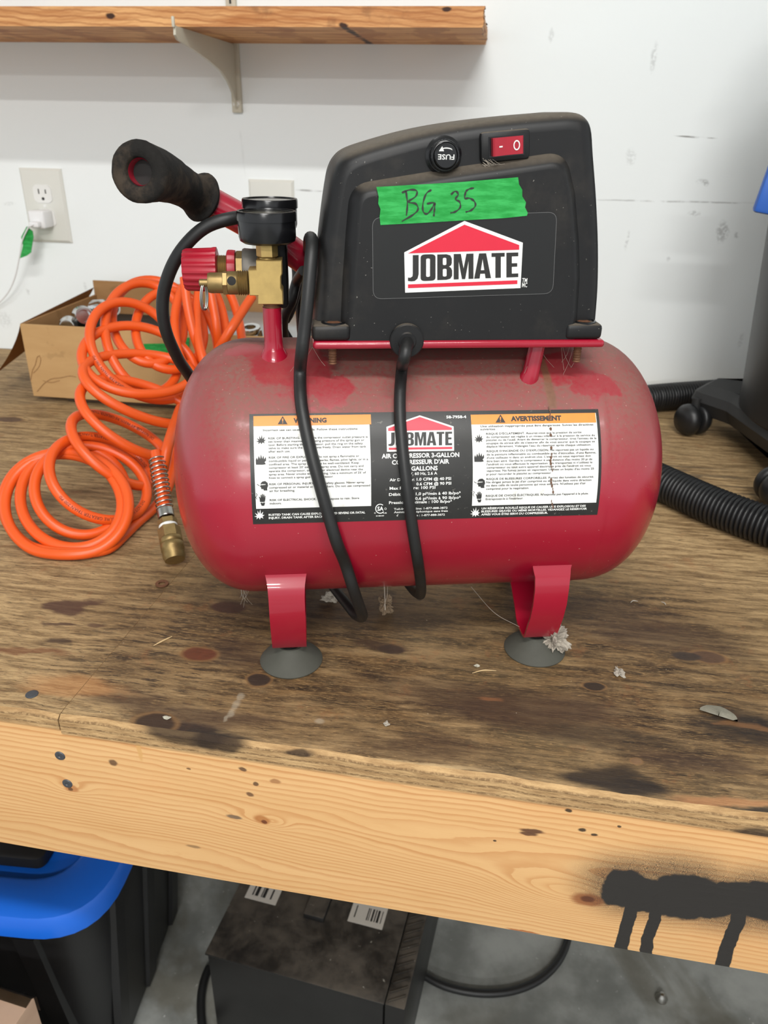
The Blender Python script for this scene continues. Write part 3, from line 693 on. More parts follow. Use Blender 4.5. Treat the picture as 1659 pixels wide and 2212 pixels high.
# fuse holder
fm = PL(958, 336, .0135); Mf = axis_m((fm.x, .0150, fm.z), (0, -1, 0))
bm = bmesh.new(); lathe(bm, [(.0115, 0), (.0115, .0020), (.0100, .0030), (.0098, .0032)], Mf, 40); fuse = cpart('fuse_holder', bm, M_BLKGLOSS, cover)
bm = bmesh.new(); lathe(bm, [(.0094, .0025), (.0094, .0085), (.0088, .0092), (.0078, .0094), (.0074, .0090), (.0072, .0110), (.0066, .0116), (.003, .0117)], Mf, 60, rfun=lambda k, r: (1.0 if r < .0085 else (1.0 if k % 2 else .965))); cpart('fuse_cap', bm, M_BLKGLOSS, fuse)
fy = .0150-.0119
def fmap(u, v): return Vector((fm.x-u, fy, fm.z-.0005-v))          # turned half round
P_ = Print(fmap); P_.fit('FUSE', -.0051, .0051, -.0022+.0008, .0030, .012)
arc = [(.0052*math.cos(a), -.0038+.0008*0-.0016*math.sin(a)*1.0) for a in [math.pi*(.18+.64*i/10) for i in range(11)]]
arc = [(.0042*math.cos(math.pi*(.15+.7*i/10)), -.0030-.0017*math.sin(math.pi*(.15+.7*i/10))) for i in range(11)]
arc2 = [(x*.92, y-.0006) for x, y in reversed(arc)]
P_.poly([arc+arc2]); P_.poly([[(arc[0][0]+.0010, arc[0][1]+.0006), (arc[0][0]-.0022, arc[0][1]+.0006), (arc[0][0]-.0010, arc[0][1]-.0022)]])
P_.build('fuse_lettering', [M_WHITE], fuse)
# rocker switch
sw = PL(1092, 315, .010); Ms = Matrix.Rotation(R_(5.5)*-1, 3, 'Y')
bm = bmesh.new(); box(bm, (sw.x, .0132, sw.z), (.0315, .0070, .0175), Ms, .0022, 2); swb = cpart('switch_bezel', bm, M_BLK, cover)
bm = bmesh.new(); box(bm, (sw.x+.0004, .0094, sw.z), (.0225, .0008, .0118), Ms); cpart('switch_well', bm, M_BLKGLOSS, swb)
def swp(u, y, v): q = Ms @ Vector((u*.80, 0, v*.80)); return Vector((sw.x+q.x+.0008, y, sw.z+q.z))
bm = bmesh.new(); hh = .0064
ring_loft(bm, [[swp(-.0125, .0098, v), swp(-.0125, .0040, v), swp(-.0112, .0030, v), swp(-.0035, .0062, v), swp(.0, .0072, v), swp(.0118, .0074, v), swp(.0125, .0080, v), swp(.0125, .0098, v)] for v in (-hh, hh)])
cpart('rocker', bm, M_KNOB, swb, 25)
P_ = Print(lambda u, v: swp(u, .0070, v)); P_.poly([[(.0070+.0026*math.cos(a), .0036*math.sin(a)) for a in [2*math.pi*i/24 for i in range(24)]], [(.0070+.0018*math.cos(a), .0027*math.sin(a)) for a in [2*math.pi*i/24 for i in range(24)]]])
V, Fc = poly_mesh([[(-.0076, -.0005), (-.0046, -.0005), (-.0046, .0005), (-.0076, .0005)]])
P_.add(V, Fc, fn=lambda u, v: swp(u, .0030+(u+.0112)*.4156-.0003, v))
P_.build('switch_lettering', [M_WHITE], swb)
# --- logo print: house outline, roof, bar, heavy lettering
def rr(x0, y0, x1, y1, r, n=5): return [tuple(v) for v in rpoly([(x0, y0), (x1, y0), (x1, y1), (x0, y1)], r, n)]
def jobmate(P, x0, x1, y0, y1, mi, mapxy):
    """heavy condensed capitals J O B M A T E laid in a unit row"""
    L = []; w = .165; s = .155
    def J(x): return [[(x+.30, 1), (x+.30, .26), (x+.27, .09), (x+.19, 0), (x+.10, -.01), (x+.0, .01), (x+.0, .14), (x+.07, .13), (x+.125, .18), (x+.135, .28), (x+.135, 1)]], .30
    def O(x): return [rr(x, -.015, x+.42, 1.015, .13), rr(x+s, .14, x+.42-s, .86, .05)], .42
    def Bl(x):
        o = [(x, 0), (x+.26, 0), (x+.37, .04), (x+.42, .15), (x+.42, .36), (x+.39, .46), (x+.33, .515), (x+.39, .57), (x+.41, .65), (x+.41, .83), (x+.37, .95), (x+.26, 1), (x, 1)]
        return [o, rr(x+s, .13, x+.265, .44, .05), rr(x+s, .58, x+.258, .87, .05)], .42
    def Mm(x): return [[(x, 0), (x+.14, 0), (x+.14, .72), (x+.235, 0), (x+.325, 0), (x+.42, .72), (x+.42, 0), (x+.56, 0), (x+.56, 1), (x+.36, 1), (x+.28, .42), (x+.20, 1), (x, 1)]], .56
    def A(x): return [[(x, 0), (x+.155, 0), (x+.175, .19), (x+.305, .19), (x+.325, 0), (x+.48, 0), (x+.34, 1), (x+.14, 1)], [(x+.19, .33), (x+.29, .33), (x+.24, .78)]], .48
    def T(x): return [[(x+.11, 0), (x+.11+s, 0), (x+.11+s, .85), (x+.375, .85), (x+.375, 1), (x, 1), (x, .85), (x+.11, .85)]], .375
    def Ee(x): return [[(x, 0), (x+.34, 0), (x+.34, .15), (x+s, .15), (x+s, .43), (x+.31, .43), (x+.31, .57), (x+s, .57), (x+s, .85), (x+.34, .85), (x+.34, 1), (x, 1)]], .34
    x = 0; polys = []
    for fn, gap in ((J, .055), (O, .05), (Bl, .045), (Mm, .02), (A, .015), (T, .05), (Ee, 0)):
        pl, ww = fn(x); polys.append(pl); x += ww+gap
    for pl in polys: P.poly([[mapxy(x0+(x1-x0)*u/x, y0+(y1-y0)*v) for u, v in q] for q in pl], mi)
# sticker on the panel
def pmap(u, v, y): return Vector((u, y, v))
bm = bmesh.new(); st = rpoly([PLxz(x, y, PF) for x, y in ((806, 646), (804, 470), (1203, 458), (1194, 634))], [.006]*4, 6)
slab(bm, st, PF-.00025, PF+.0006); stick = cpart('logo_sticker', bm, plain('sticker_black', srgb(19, 19, 19), .34, var=.1, scale=90), panel, 0)
P_ = Print(lambda u, v: pmap(u, v, PF-.0003)); si = inset2(st, .0002); so = inset2(st, -.0001)
P_.poly([[(q.x, q.y) for q in so], [(q.x, q.y) for q in si]]); P_.build('sticker_rim', [plain('rim_grey', srgb(92, 92, 92), .5)], stick)
q4 = lambda px, py, d=0: PLxz(px, py, PF)
P_ = Print(lambda u, v: pmap(u, v, PF-.0005)); P_.poly([[q4(875, 632), q4(873, 545), q4(1003, 477), q4(1129, 524), q4(1124, 622)]]); P_.build('logo_house', [M_WHITE], stick)
P_ = Print(lambda u, v: pmap(u, v, PF-.0007))
P_.poly([[q4(881, 547), q4(1003, 485), q4(1121, 529), q4(1121, 539)]], 0); P_.poly([[q4(881, 622), q4(881, 614), q4(1117, 605), q4(1117, 613)]], 0)
a, b, c_, d_ = Vector(q4(881, 607)), Vector(q4(1119, 598)), Vector(q4(881, 551)), Vector(q4(1119, 545))
jobmate(P_, 0, 1, 0, 1, 1, lambda u, v: tuple(((a.lerp(b, u)).lerp(c_.lerp(d_, u), v))))
P_.build('logo_lettering', [M_LRED, M_INK], stick)
P_ = Print(lambda u, v: pmap(u, v, PF-.0005))
for tx, (px, py, px2) in (('TM', (1127, 610, 1138)), ('MC', (1127, 620, 1138))):
    u0_, v0_ = q4(px, py); u1_, _ = q4(px2, py); P_.fit(tx, u0_, u1_, v0_, .0030, .01)
P_.build('trademark_lettering', [M_WHITE], stick)
# green masking tape with marker writing
tp = [(813, 404), (818, 425), (817, 440), (822, 452), (820, 470), (822, 486), (900, 482), (1000, 476), (1090, 471), (1138, 466), (1140, 460), (1134, 448), (1136, 437), (1128, 424), (1128, 410), (1121, 398), (1119, 383), (1000, 393), (900, 399)]
tape_m = G('green_masking_tape', .6, spec=.25); pz = tape_m.obj(); tape_m.color(tape_m.mix(tape_m.rng(tape_m.noise(tape_m.mul(pz, (1, 1, 5)), 60, 5, .65), .35, .68), srgb(30, 140, 58), srgb(56, 168, 84))); tape_m.bump(tape_m.noise(tape_m.mul(pz, (.3, 1, 1.2)), 420, 3), .25, .0005); M_TAPE = tape_m.m
bm = bmesh.new(); slab(bm, [PLxz(x, y, PF-.0008) for x, y in tp], PF-.0010, PF-.0002); tape = cpart('green_tape', bm, M_TAPE, panel, 0)
def stroke(bm, pts, w, y):
    P2 = spline([Vector((*PLxz(px, py, y), 0)) for px, py in pts], 6) if len(pts) > 2 else [Vector((*PLxz(px, py, y), 0)) for px, py in pts]
    n = len(P2); Lf, Rt = [], []
    for i, q in enumerate(P2):
        t = (P2[min(n-1, i+1)]-P2[max(0, i-1)]).normalized(); nn = Vector((-t.y, t.x, 0))*w*(.8+.3*math.sin(i*.9))
        Lf.append(q+nn); Rt.append(q-nn)
    for i in range(n-1):
        flat_poly(bm, [Vector((v.x, y, v.y)) for v in (Lf[i], Lf[i+1], Rt[i+1], Rt[i])])
bm = bmesh.new()
for s_ in ([(877, 412), (880, 440), (878, 466)], [(868, 416), (885, 410), (900, 412), (898, 424), (882, 436), (898, 440), (903, 452), (892, 464), (868, 478)], [(932, 410), (921, 418), (914, 438), (914, 456), (922, 462), (932, 452), (938, 440)], [(922, 440), (938, 438), (939, 446), (938, 458), (937, 467)],
           [(974, 420), (984, 413), (990, 420), (984, 430), (993, 436), (994, 448), (984, 457), (973, 460)], [(1006, 414), (1004, 428), (1014, 428), (1024, 434), (1027, 444), (1018, 454), (1006, 458)], [(1006, 413), (1014, 408), (1024, 406)]):
    stroke(bm, s_, .00058, PF-.00125)
cpart('marker_writing', bm, M_INK, tape, 0)
# cord grommet
gq = PL(879, 737, .001); bm = bmesh.new()
lathe(bm, [(.0116, .0), (.0116, .0030), (.0108, .0038), (.0064, .0040), (.0056, .0048), (.003, .0048)], axis_m((gq.x, .0040, gq.z), (0, -1, 0)), 40); grom = cpart('cord_grommet', bm, M_BLK, cover)

# --- wrapped power cord
cord_r = .0042
def lp(px, py, yl): return PL(px, py, yl)
def tsurf_pt(px, py, off): x, th = tanksurf(px, py); return tankpt(x, th, off)
bm = bmesh.new()
pts = [Vector((gq.x, .006, gq.z-.001)), Vector((gq.x, -.004, gq.z-.0005)), lp(877, 752, -.012), lp(873, 775, -.016), tsurf_pt(866, 815, .010), tsurf_pt(862, 860, .0075), tsurf_pt(862, 905, .0065), tsurf_pt(866, 960, .0062), tsurf_pt(873, 1020, .0062), tsurf_pt(881, 1080, .0064), tsurf_pt(890, 1140, .0072), tsurf_pt(899, 1190, .0085), lp(906, 1235, -.022), lp(909, 1262, -.012), lp(909, 1280, .006), lp(905, 1284, .03), Vector((lp(905, 1284, .03).x-.004, .06, .030)), Vector((-.02, .12, .04)), Vector((-.03, .17, .09))]
sweep(bm, resample(spline(pts, 8), .004), cord_r, 14)
# second run: over the top beside the cover, down the tank
pts = [Vector((-.085, .19, .16)), Vector((-.088, .17, .26)), lp(664, 560, .15), lp(668, 520, .08), lp(672, 515, .04), lp(674, 530, .022), lp(670, 580, .012), lp(664, 650, .006), lp(658, 710, .004), lp(652, 760, .003), tsurf_pt(649, 820, .0085), tsurf_pt(650, 870, .0066), tsurf_pt(658, 920, .0062), tsurf_pt(671, 975, .0062), tsurf_pt(688, 1035, .0062), tsurf_pt(706, 1095, .0068), tsurf_pt(726, 1155, .009), lp(745, 1215, -.030), lp(762, 1268, -.028), lp(777, 1312, -.016), lp(783, 1330, -.002), lp(775, 1332, .016), lp(755, 1312, .035), Vector((-.075, .10, .028)), Vector((-.085, .16, .06))]
sweep(bm, resample(spline(pts, 8), .004), .0044, 14)
# loop hanging off the handle beside the tank
pts = [lp(520, 960, .20), lp(450, 870, .17), lp(405, 805, .13), lp(386, 777, .115), lp(362, 725, .10), lp(352, 680, .095), lp(354, 630, .092), lp(372, 575, .088), lp(402, 528, .086), lp(445, 490, .086), lp(500, 472, .088), lp(548, 470, .105), lp(596, 484, .135), lp(630, 530, .16), lp(643, 590, .165), lp(636, 640, .16), lp(616, 690, .155), Vector((lp(600, 735, .15).x, .16, .24)), Vector((-.08, .19, .18))]
sweep(bm, resample(spline(pts, 8), .004), .0048, 14)
pts = [lp(655, 585, .10), lp(640, 610, .12), lp(630, 650, .12), lp(612, 700, .14), Vector((-.10, .18, .2))]
sweep(bm, resample(spline(pts, 8), .004), .0040, 12)
cpart('power_cord', bm, M_RUBBER, smooth=60)

# --- carrying handle with foam grip
hB, hC = lp(432, 424, .125), lp(301, 371, .036)
pts = [Vector((-.03, .15, .27)), lp(740, 640, .135), lp(655, 560, .130), lp(545, 487, .127), lp(470, 445, .126), hB+(hC-hB)*.02]
bm = bmesh.new(); sweep(bm, resample(spline(pts, 8), .004), .0114, 24); hnd = cpart('handle_tube', bm, M_RED, smooth=60)
gp = spline([lp(446, 432, .1255), hB+(hC-hB)*.10, hB+(hC-hB)*.35+Vector((-.002, 0, .003)), hB+(hC-hB)*.7+Vector((-.001, 0, .003)), hC], 10)
n = len(gp)-1; T, N, B = frames(gp); bm = bmesh.new(); rings = []; seg = 36
def grad(t): return .0150+.0032*math.exp(-((t-.12)/.08)**2)-.0014*math.exp(-((t-.38)/.16)**2)+.0036*max(0, t-.55)/.45*1.1
for i, q in enumerate(gp):
    r = grad(i/n)*(.80 if i == 0 else (.93 if i == 1 else 1))
    rings.append([q+(N[i]*math.cos(2*math.pi*k/seg)+B[i]*math.sin(2*math.pi*k/seg))*r*(1+.02*mnoise.noise(Vector((k*.5, i*.4, 1)))) for k in range(seg)])
dirn = T[-1]
def endring(r, back): return [hC-dirn*back+(N[-1]*math.cos(2*math.pi*k/seg)+B[-1]*math.sin(2*math.pi*k/seg))*r for k in range(seg)]
rings += [endring(.0170, -.0016), endring(.0150, -.0022), endring(.0095, -.0020), endring(.0086, -.0005), endring(.0084, .004)]
ring_loft(bm, rings, cap1=False); grip = cpart('foam_grip', bm, M_FOAM, hnd, 60)
bm = bmesh.new(); rings = [endring(.0086, .002), endring(.0080, .0015), endring(.0080, .03)]; ring_loft(bm, rings, cap0=False); cpart('tube_mouth', bm, M_RED, hnd, 60)
bm = bmesh.new(); ring_loft(bm, [endring(.0081, .0085), endring(.0081, .010)]); cpart('tube_shade_disc', bm, M_DARK, hnd, 0)  # dark disc stands in for the unlit, dirty inside of the open tube

# --- riser pipe, brass tee, gauges, regulator, safety valve
RX, RY = -.1070, .045
bm = bmesh.new(); lathe(bm, [(.0112, .2365), (.0096, .2420), (.0080, .2445), (.0070, .2475), (.0067, .2520), (.0067, .2755)], Matrix.Translation((RX, RY, 0)), 32); cpart('riser_pipe', bm, M_RED, smooth=50)
bm = bmesh.new(); lathe(bm, [(.0058+(.0004 if i % 2 else 0), .2750+i*.0007) for i in range(10)], Matrix.Translation((RX, RY, 0)), 24); cpart('pipe_thread', bm, M_RUST)
tee = [PLxz(x, y, .0365) for x, y in ((557, 658), (557, 639), (539, 639), (536, 584), (553, 583), (553, 563), (609, 563), (610, 592), (607, 598), (607, 622), (611, 629), (612, 658))]
bm = bmesh.new(); ring_loft(bm, [[Vector((q.x, y, q.y)) for q in inset2([Vector(t) for t in tee], d)] for y, d in ((.0365, .0007), (.0372, 0), (.0540, 0), (.0547, .0007))]); teeo = cpart('brass_tee', bm, M_BRASS, smooth=25)
def gauge(x, y, z0, z1, r):
    bm = bmesh.new(); h_ = z1-z0
    lathe(bm, [(r*.80, z0), (r*.93, z0+.0016), (r*.965, z0+.004), (r*.965, z0+h_*.70), (r, z0+h_*.71), (r, z1-.0012), (r*.98, z1), (r*.90, z1), (r*.885, z1-.0010), (r*.885, z1-.0035)], Matrix.Translation((x, y, 0)), 56); go = cpart('pressure_gauge', bm, M_BLKGLOSS, smooth=40)
    bm = bmesh.new(); lathe(bm, [(r*.88, z1-.0036), (r*.88, z1-.0030), (.0005, z1-.0030)], Matrix.Translation((x, y, 0)), 40); dl = cpart('dial', bm, M_WHITE, go)
    bm = bmesh.new(); box(bm, (x+r*.2, y, z1-.0026), (r*1.0, .0012, .0004), Matrix.Rotation(.6, 3, 'Z')); cpart('needle', bm, M_INK, go, 0)
    gl = G('gauge_lens', .08, spec=.5); gl.b.inputs['Transmission Weight'].default_value = 1; gl.b.inputs['IOR'].default_value = 1.2; gl.color(gl.mix(gl.noise(gl.obj(), 80, 3), (.9, .88, .8, 1), (1, .98, .92, 1)))
    bm = bmesh.new(); lathe(bm, [(r*.885, z1-.0014), (r*.885, z1-.0007), (.0005, z1-.0007)], Matrix.Translation((x, y, 0)), 40); cpart('lens', bm, gl.m, go)
    return go
g1 = PL(577, 531, .045); g1t = PL(577, 455, .045)
gauge(PL(577, 500, .045).x, .047, PL(577, 532, .030).z, PL(577, 455, .047).z, .0202)
gauge(PL(583, 440, .092).x, .092, PL(583, 500, .08).z, PL(583, 428, .094).z, .0202)
zs0, zs1 = PL(580, 563, .045).z-.0005, PL(577, 532, .030).z+.001
gx = PL(577, 545, .047).x
bm = bmesh.new(); lathe(bm, [(.0052+(.0005 if i % 2 else 0), zs0-.002+i*.0011) for i in range(5)], Matrix.Translation((gx, .0465, 0)), 24); cpart('gauge_stem', bm, M_BRASS, teeo)
bm = bmesh.new(); lathe(bm, [(.0068, zs0+.0030), (.0074, zs0+.0036), (.0074, zs1), (.0060, zs1+.001)], Matrix.Translation((gx, .0465, 0)), 6); cpart('hex_fitting', bm, M_BRASS, teeo, 20)
# safety valve, lying to the left
def xax(px0, py0, yl, dirx=-1):
    q = PL(px0, py0, yl); return Matrix(((0, 0, dirx, q.x), (1, 0, 0, yl), (0, dirx, 0, q.z), (0, 0, 0, 1))) if dirx > 0 else Matrix(((0, 0, -1, q.x), (1, 0, 0, yl), (0, -1, 0, q.z), (0, 0, 0, 1)))
Mv = xax(537, 611, .0455); kx = lambda px: abs(PL(px, 611, .0455).x-PL(537, 611, .0455).x)
bm = bmesh.new(); lathe(bm, [(.0076+(.0009 if i % 2 else 0), i*kx(513)/10) for i in range(11)], Mv, 28); sv = cpart('safety_valve', bm, M_BRASSD)
bm = bmesh.new(); lathe(bm, [(.0075, kx(514)), (.0079, kx(512)), (.0079, kx(493)), (.0070, kx(492))], Mv, 28); cpart('valve_seat', bm, M_BRASSD, sv)
bm = bmesh.new(); lathe(bm, [(.0080, kx(493)), (.0084, kx(491.5)), (.0084, kx(483)), (.0080, kx(482))], Mv, 6); cpart('hex_collar', bm, M_BRASSD, sv, 20)
bm = bmesh.new(); lathe(bm, [(.0070, kx(483)), (.0070, kx(455)), (.0066, kx(450)), (.0040, kx(449))], Mv, 28); cpart('valve_body', bm, M_BRASSD, sv)
bm = bmesh.new(); lathe(bm, [(.0026, kx(450)), (.0026, kx(432)), (.0018, kx(430))], Mv, 16); cpart('valve_pin', bm, M_BRASSD, sv)
q = PL(500, 607, .0372); bm = bmesh.new(); lathe(bm, [(.0030, 0), (.0030, .0006), (.0022, .0007)], axis_m((q.x, .0380, q.z), (0, -1, 0)), 20); cpart('vent_hole', bm, M_DARK, sv)
rc = PL(441, 640, .0455); bm = bmesh.new()
rp = []
for i in range(60):
    a = i/60*4*math.pi*1.02; rp.append(Vector((rc.x+.0006*math.cos(a)+(i/60-.5)*.0022+.0022*math.sin(a)*.9, rc.y+.0030*math.sin(a), rc.z+.0094*math.cos(a))))
sweep(bm, rp, .00055, 8); cpart('pull_ring', bm, M_STEEL, sv, 60)
# regulator behind it
YR = .078; Mr = xax(528, 583, YR); kr = lambda px: PL(528, 577, YR).x-PL(px, 577, YR).x
rs = .0
bm = bmesh.new(); lathe(bm, [(.0135, kr(605)), (.0148, kr(600)), (.0148, kr(545)), (.0152, kr(530)), (.0146, kr(526))], Mr, 40); rg = cpart('regulator_body', bm, M_ZINC)
bm = bmesh.new(); lathe(bm, [(.0120, kr(529)), (.0134, kr(527)), (.0134, kr(513)), (.0120, kr(511))], Mr, 8); cpart('hex_nut', bm, M_BRASSD, rg, 20)
bm = bmesh.new(); lathe(bm, [(.0120, kr(511)), (.0138, kr(510)), (.0142, kr(503)), (.0142, kr(494)), (.0128, kr(492))], Mr, 40, rfun=lambda k, r: 1.0 if (k//2) % 3 else .93); cpart('lock_ring', bm, M_KNOB, rg, 25)
bm = bmesh.new(); lathe(bm, [(.0098+(.0006 if i % 2 else 0), kr(493)+i*(kr(468)-kr(493))/14) for i in range(15)], Mr, 32); cpart('threaded_neck', bm, M_BRASSD, rg)
bm = bmesh.new(); lathe(bm, [(.0132, kr(472)), (.0158, kr(470)), (.0158, kr(464)), (.0154, kr(458)), (.0148, kr(404)), (.0138, kr(398)), (.006, kr(397))], Mr, 72, rfun=lambda k, r: 1.0 if r < .0137 or k % 4 in (0, 1) else .945); cpart('regulator_knob', bm, M_KNOB, rg, 30)
bm = bmesh.new(); q = PL(617, 585, .075); box(bm, (q.x-.0045, .080, q.z), (.012, .036, .050), bev=.003); cpart('pressure_switch', bm, M_BLK)
bm = bmesh.new(); q0 = PL(583, 500, .088); lathe(bm, [(.006, PL(583, 560, .09).z), (.006, q0.z+.001)], Matrix.Translation((PL(583, 440, .092).x, .092, 0)), 20); cpart('gauge_stem', bm, M_BRASS, rg)

# --- warning label wrapped round the tank
def tgrid(bm, x0, x1, t0, t1, dr, n=24):
    ring_loft(bm, [[tankpt(x0, t0+(t1-t0)*i/n, dr), tankpt(x1, t0+(t1-t0)*i/n, dr)] for i in range(n+1)], closed=False, cap0=False, cap1=False)
def tcorner(px, py): return tanksurf(px, py)
lx0, lx1, lt0, lt1 = -.1236, .1234, R_(-.5), R_(43.3)
g = G('label_black_print', .4, spec=.4); p = g.obj()
c = g.mix(g.noise(p, 140, 4), srgb(30, 30, 29), srgb(42, 41, 39)); c = g.mix(g.rng(g.noise(p, 350, 3), .66, .74, 0, .5), c, srgb(120, 116, 108)); g.color(c); M_LBG = g.m
g = G('label_white_print', .45, spec=.4); p = g.obj()
c = g.mix(g.rng(g.noise(p, 60, 6, .7), .5, .72, 0, .55), srgb(228, 228, 224), srgb(176, 172, 162))
c = g.mix(g.rng(g.noise(p, 24, 5, .7), .62, .7, 0, .35), c, srgb(150, 140, 122)); g.color(c); M_LWH = g.m
bm = bmesh.new(); tgrid(bm, lx0, lx1, lt0, lt1, .0003); label = cpart('warning_label', bm, M_LBG, tank, 60)
PX1 = lambda x, y: (520+x*.26522, 860+y*.26522); PX2 = lambda x, y: (800+x*.31344, 860+y*.31344)
def trect(px0, py0, px1, py1, dr, name, m):
    a = tanksurf(px0, py0); b = tanksurf(px1, py1); bm = bmesh.new(); tgrid(bm, a[0], b[0], b[1], a[1], dr, 16); return cpart(name, bm, m, label, 60)
trect(*PX1(104, 150), *PX1(1062, 876), .0005, 'white_panel', M_LWH); trect(*PX1(104, 150), *PX1(1062, 216), .0007, 'orange_header', M_LORANGE)
trect(*PX2(690, 117), *PX2(1555, 718), .0005, 'white_panel', M_LWH); trect(*PX2(690, 117), *PX2(1555, 170), .0007, 'orange_header', M_LORANGE)
tm = lambda dr: (lambda u, v: tankpt(u, v/TR, dr))
Tink = Print(tm(.0009)); Twht = Print(tm(.0007)); Twhr = Print(tm(.0007)); Twhc = Print(tm(.0007)); Twhm = Print(tm(.0007)); Twhn = Print(tm(.0007))
def tline(P, s, PXf, x0, x1, yb, cap, bold=.012):
    a = PXf(x0, yb); b = PXf(x1, yb); b = (b[0], b[1]-.0105*(b[0]-a[0])); A = tanksurf(*a); Bq = tanksurf(*b)
    Ct = tanksurf(a[0], a[1]-cap*(.26522 if PXf is PX1 else .31344)); P.fit(s, A[0], Bq[0], A[1]*TR, (Ct[1]-A[1])*TR, bold)
ENG = (("Incorrect use can cause hazards. Follow these instructions:", 183, 955, 272), ("RISK OF BURSTING. Make sure the compressor outlet pressure is", 225, 1033, 338), ("set lower than maximum operating pressure of the spray gun or", 225, 1007, 364), ("tool. Before starting the compressor, pull the ring on the safety", 226, 995, 391), ("valve to make sure the valve moves freely. Drain water from tank", 226, 1022, 417), ("after each use.", 227, 405, 444),
       ("RISK OF FIRE OR EXPLOSION. Do not spray a flammable or", 229, 965, 493), ("combustible liquid or paint near sparks, flames, pilot lights, or in a", 229, 1037, 521), ("confined area. The spray area must be well-ventilated. Keep", 229, 963, 548), ("compressor at least 20' away from spray area. Do not carry and", 229, 1000, 575), ("operate the compressor, or any other electrical device near the", 229, 995, 602), ("spray area. Never smoke when spraying. Use a minimum of 25' of", 230, 1020, 629), ("hose to connect a spray gun to compressor.", 231, 757, 656),
       ("RISK OF PERSONAL INJURY. Wear safety glasses. Never spray", 233, 1008, 708), ("compressed air or material at self or others. Do not use compressed", 233, 1053, 735), ("air for breathing.", 234, 443, 762), ("RISK OF ELECTRICAL SHOCK. Do not expose to rain. Store", 237, 965, 836), ("indoors.", 237, 333, 863))
for s_, x0, x1, y in ENG: tline(Tink, s_, PX1, x0, x1, y, 17, .014)
FRA = (("Une utilisation inappropriée peut être dangereuse. Suivez les directives", 757, 1535, 203), ("suivantes :", 757, 873, 223), ("RISQUE D'ÉCLATEMENT. Assurez-vous que la pression de sortie", 797, 1453, 254), ("du compresseur est réglée à un niveau inférieur à la pression de service du", 797, 1545, 276), ("pistolet ou de l'outil. Avant de démarrer le compresseur, tirez l'anneau de la", 797, 1556, 297), ("soupape de sûreté afin de s'assurer afin de vous assurer que la soupape se", 798, 1545, 319), ("déplace librement. Vidangez l'eau du réservoir après chaque utilisation.", 798, 1520, 341),
       ("RISQUE D'INCENDIE OU D'EXPLOSION. Ne vaporisez pas un liquide ou", 800, 1535, 373), ("de la peinture inflammable ou combustible près d'étincelles, d'une flamme,", 800, 1553, 396), ("d'une veilleuse ni dans un endroit clos. L'endroit où vous vaporisez doit", 800, 1518, 418), ("être bien aéré. Gardez le compresseur à une distance d'au moins 20 pi de", 800, 1527, 441), ("l'endroit où vous effectuez la vaporisation. Ne transportez ni n'utilisez le", 800, 1527, 463), ("compresseur ou tout autre appareil électrique près de l'endroit où vous", 800, 1517, 485), ("vaporisez. Ne fumez jamais en vaporisant. Utilisez un boyau d'au moins 25", 799, 1538, 507), ("pi pour raccorder le pistolet au compresseur.", 798, 1247, 530),
       ("RISQUE DE BLESSURES CORPORELLES. Portez des lunettes de sécurité.", 798, 1538, 563), ("Ne dirigez jamais le jet d'air comprimé ou de liquide dans votre direction", 797, 1520, 585), ("ou dans celle de toute personne qui vous entoure. N'utilisez pas d'air", 796, 1482, 607), ("comprimé pour la respiration.", 796, 1092, 630), ("RISQUE DE CHOCS ÉLECTRIQUES. N'exposez pas l'appareil à la pluie.", 794, 1500, 678), ("Entreposez-le à l'intérieur.", 793, 1052, 700))
for s_, x0, x1, y in FRA: tline(Tink, s_, PX2, x0, x1, y, 14, .014)
tline(Tink, 'WARNING', PX1, 430, 700, 204, 37, .05); tline(Tink, 'AVERTISSEMENT', PX2, 967, 1315, 160, 32, .05)
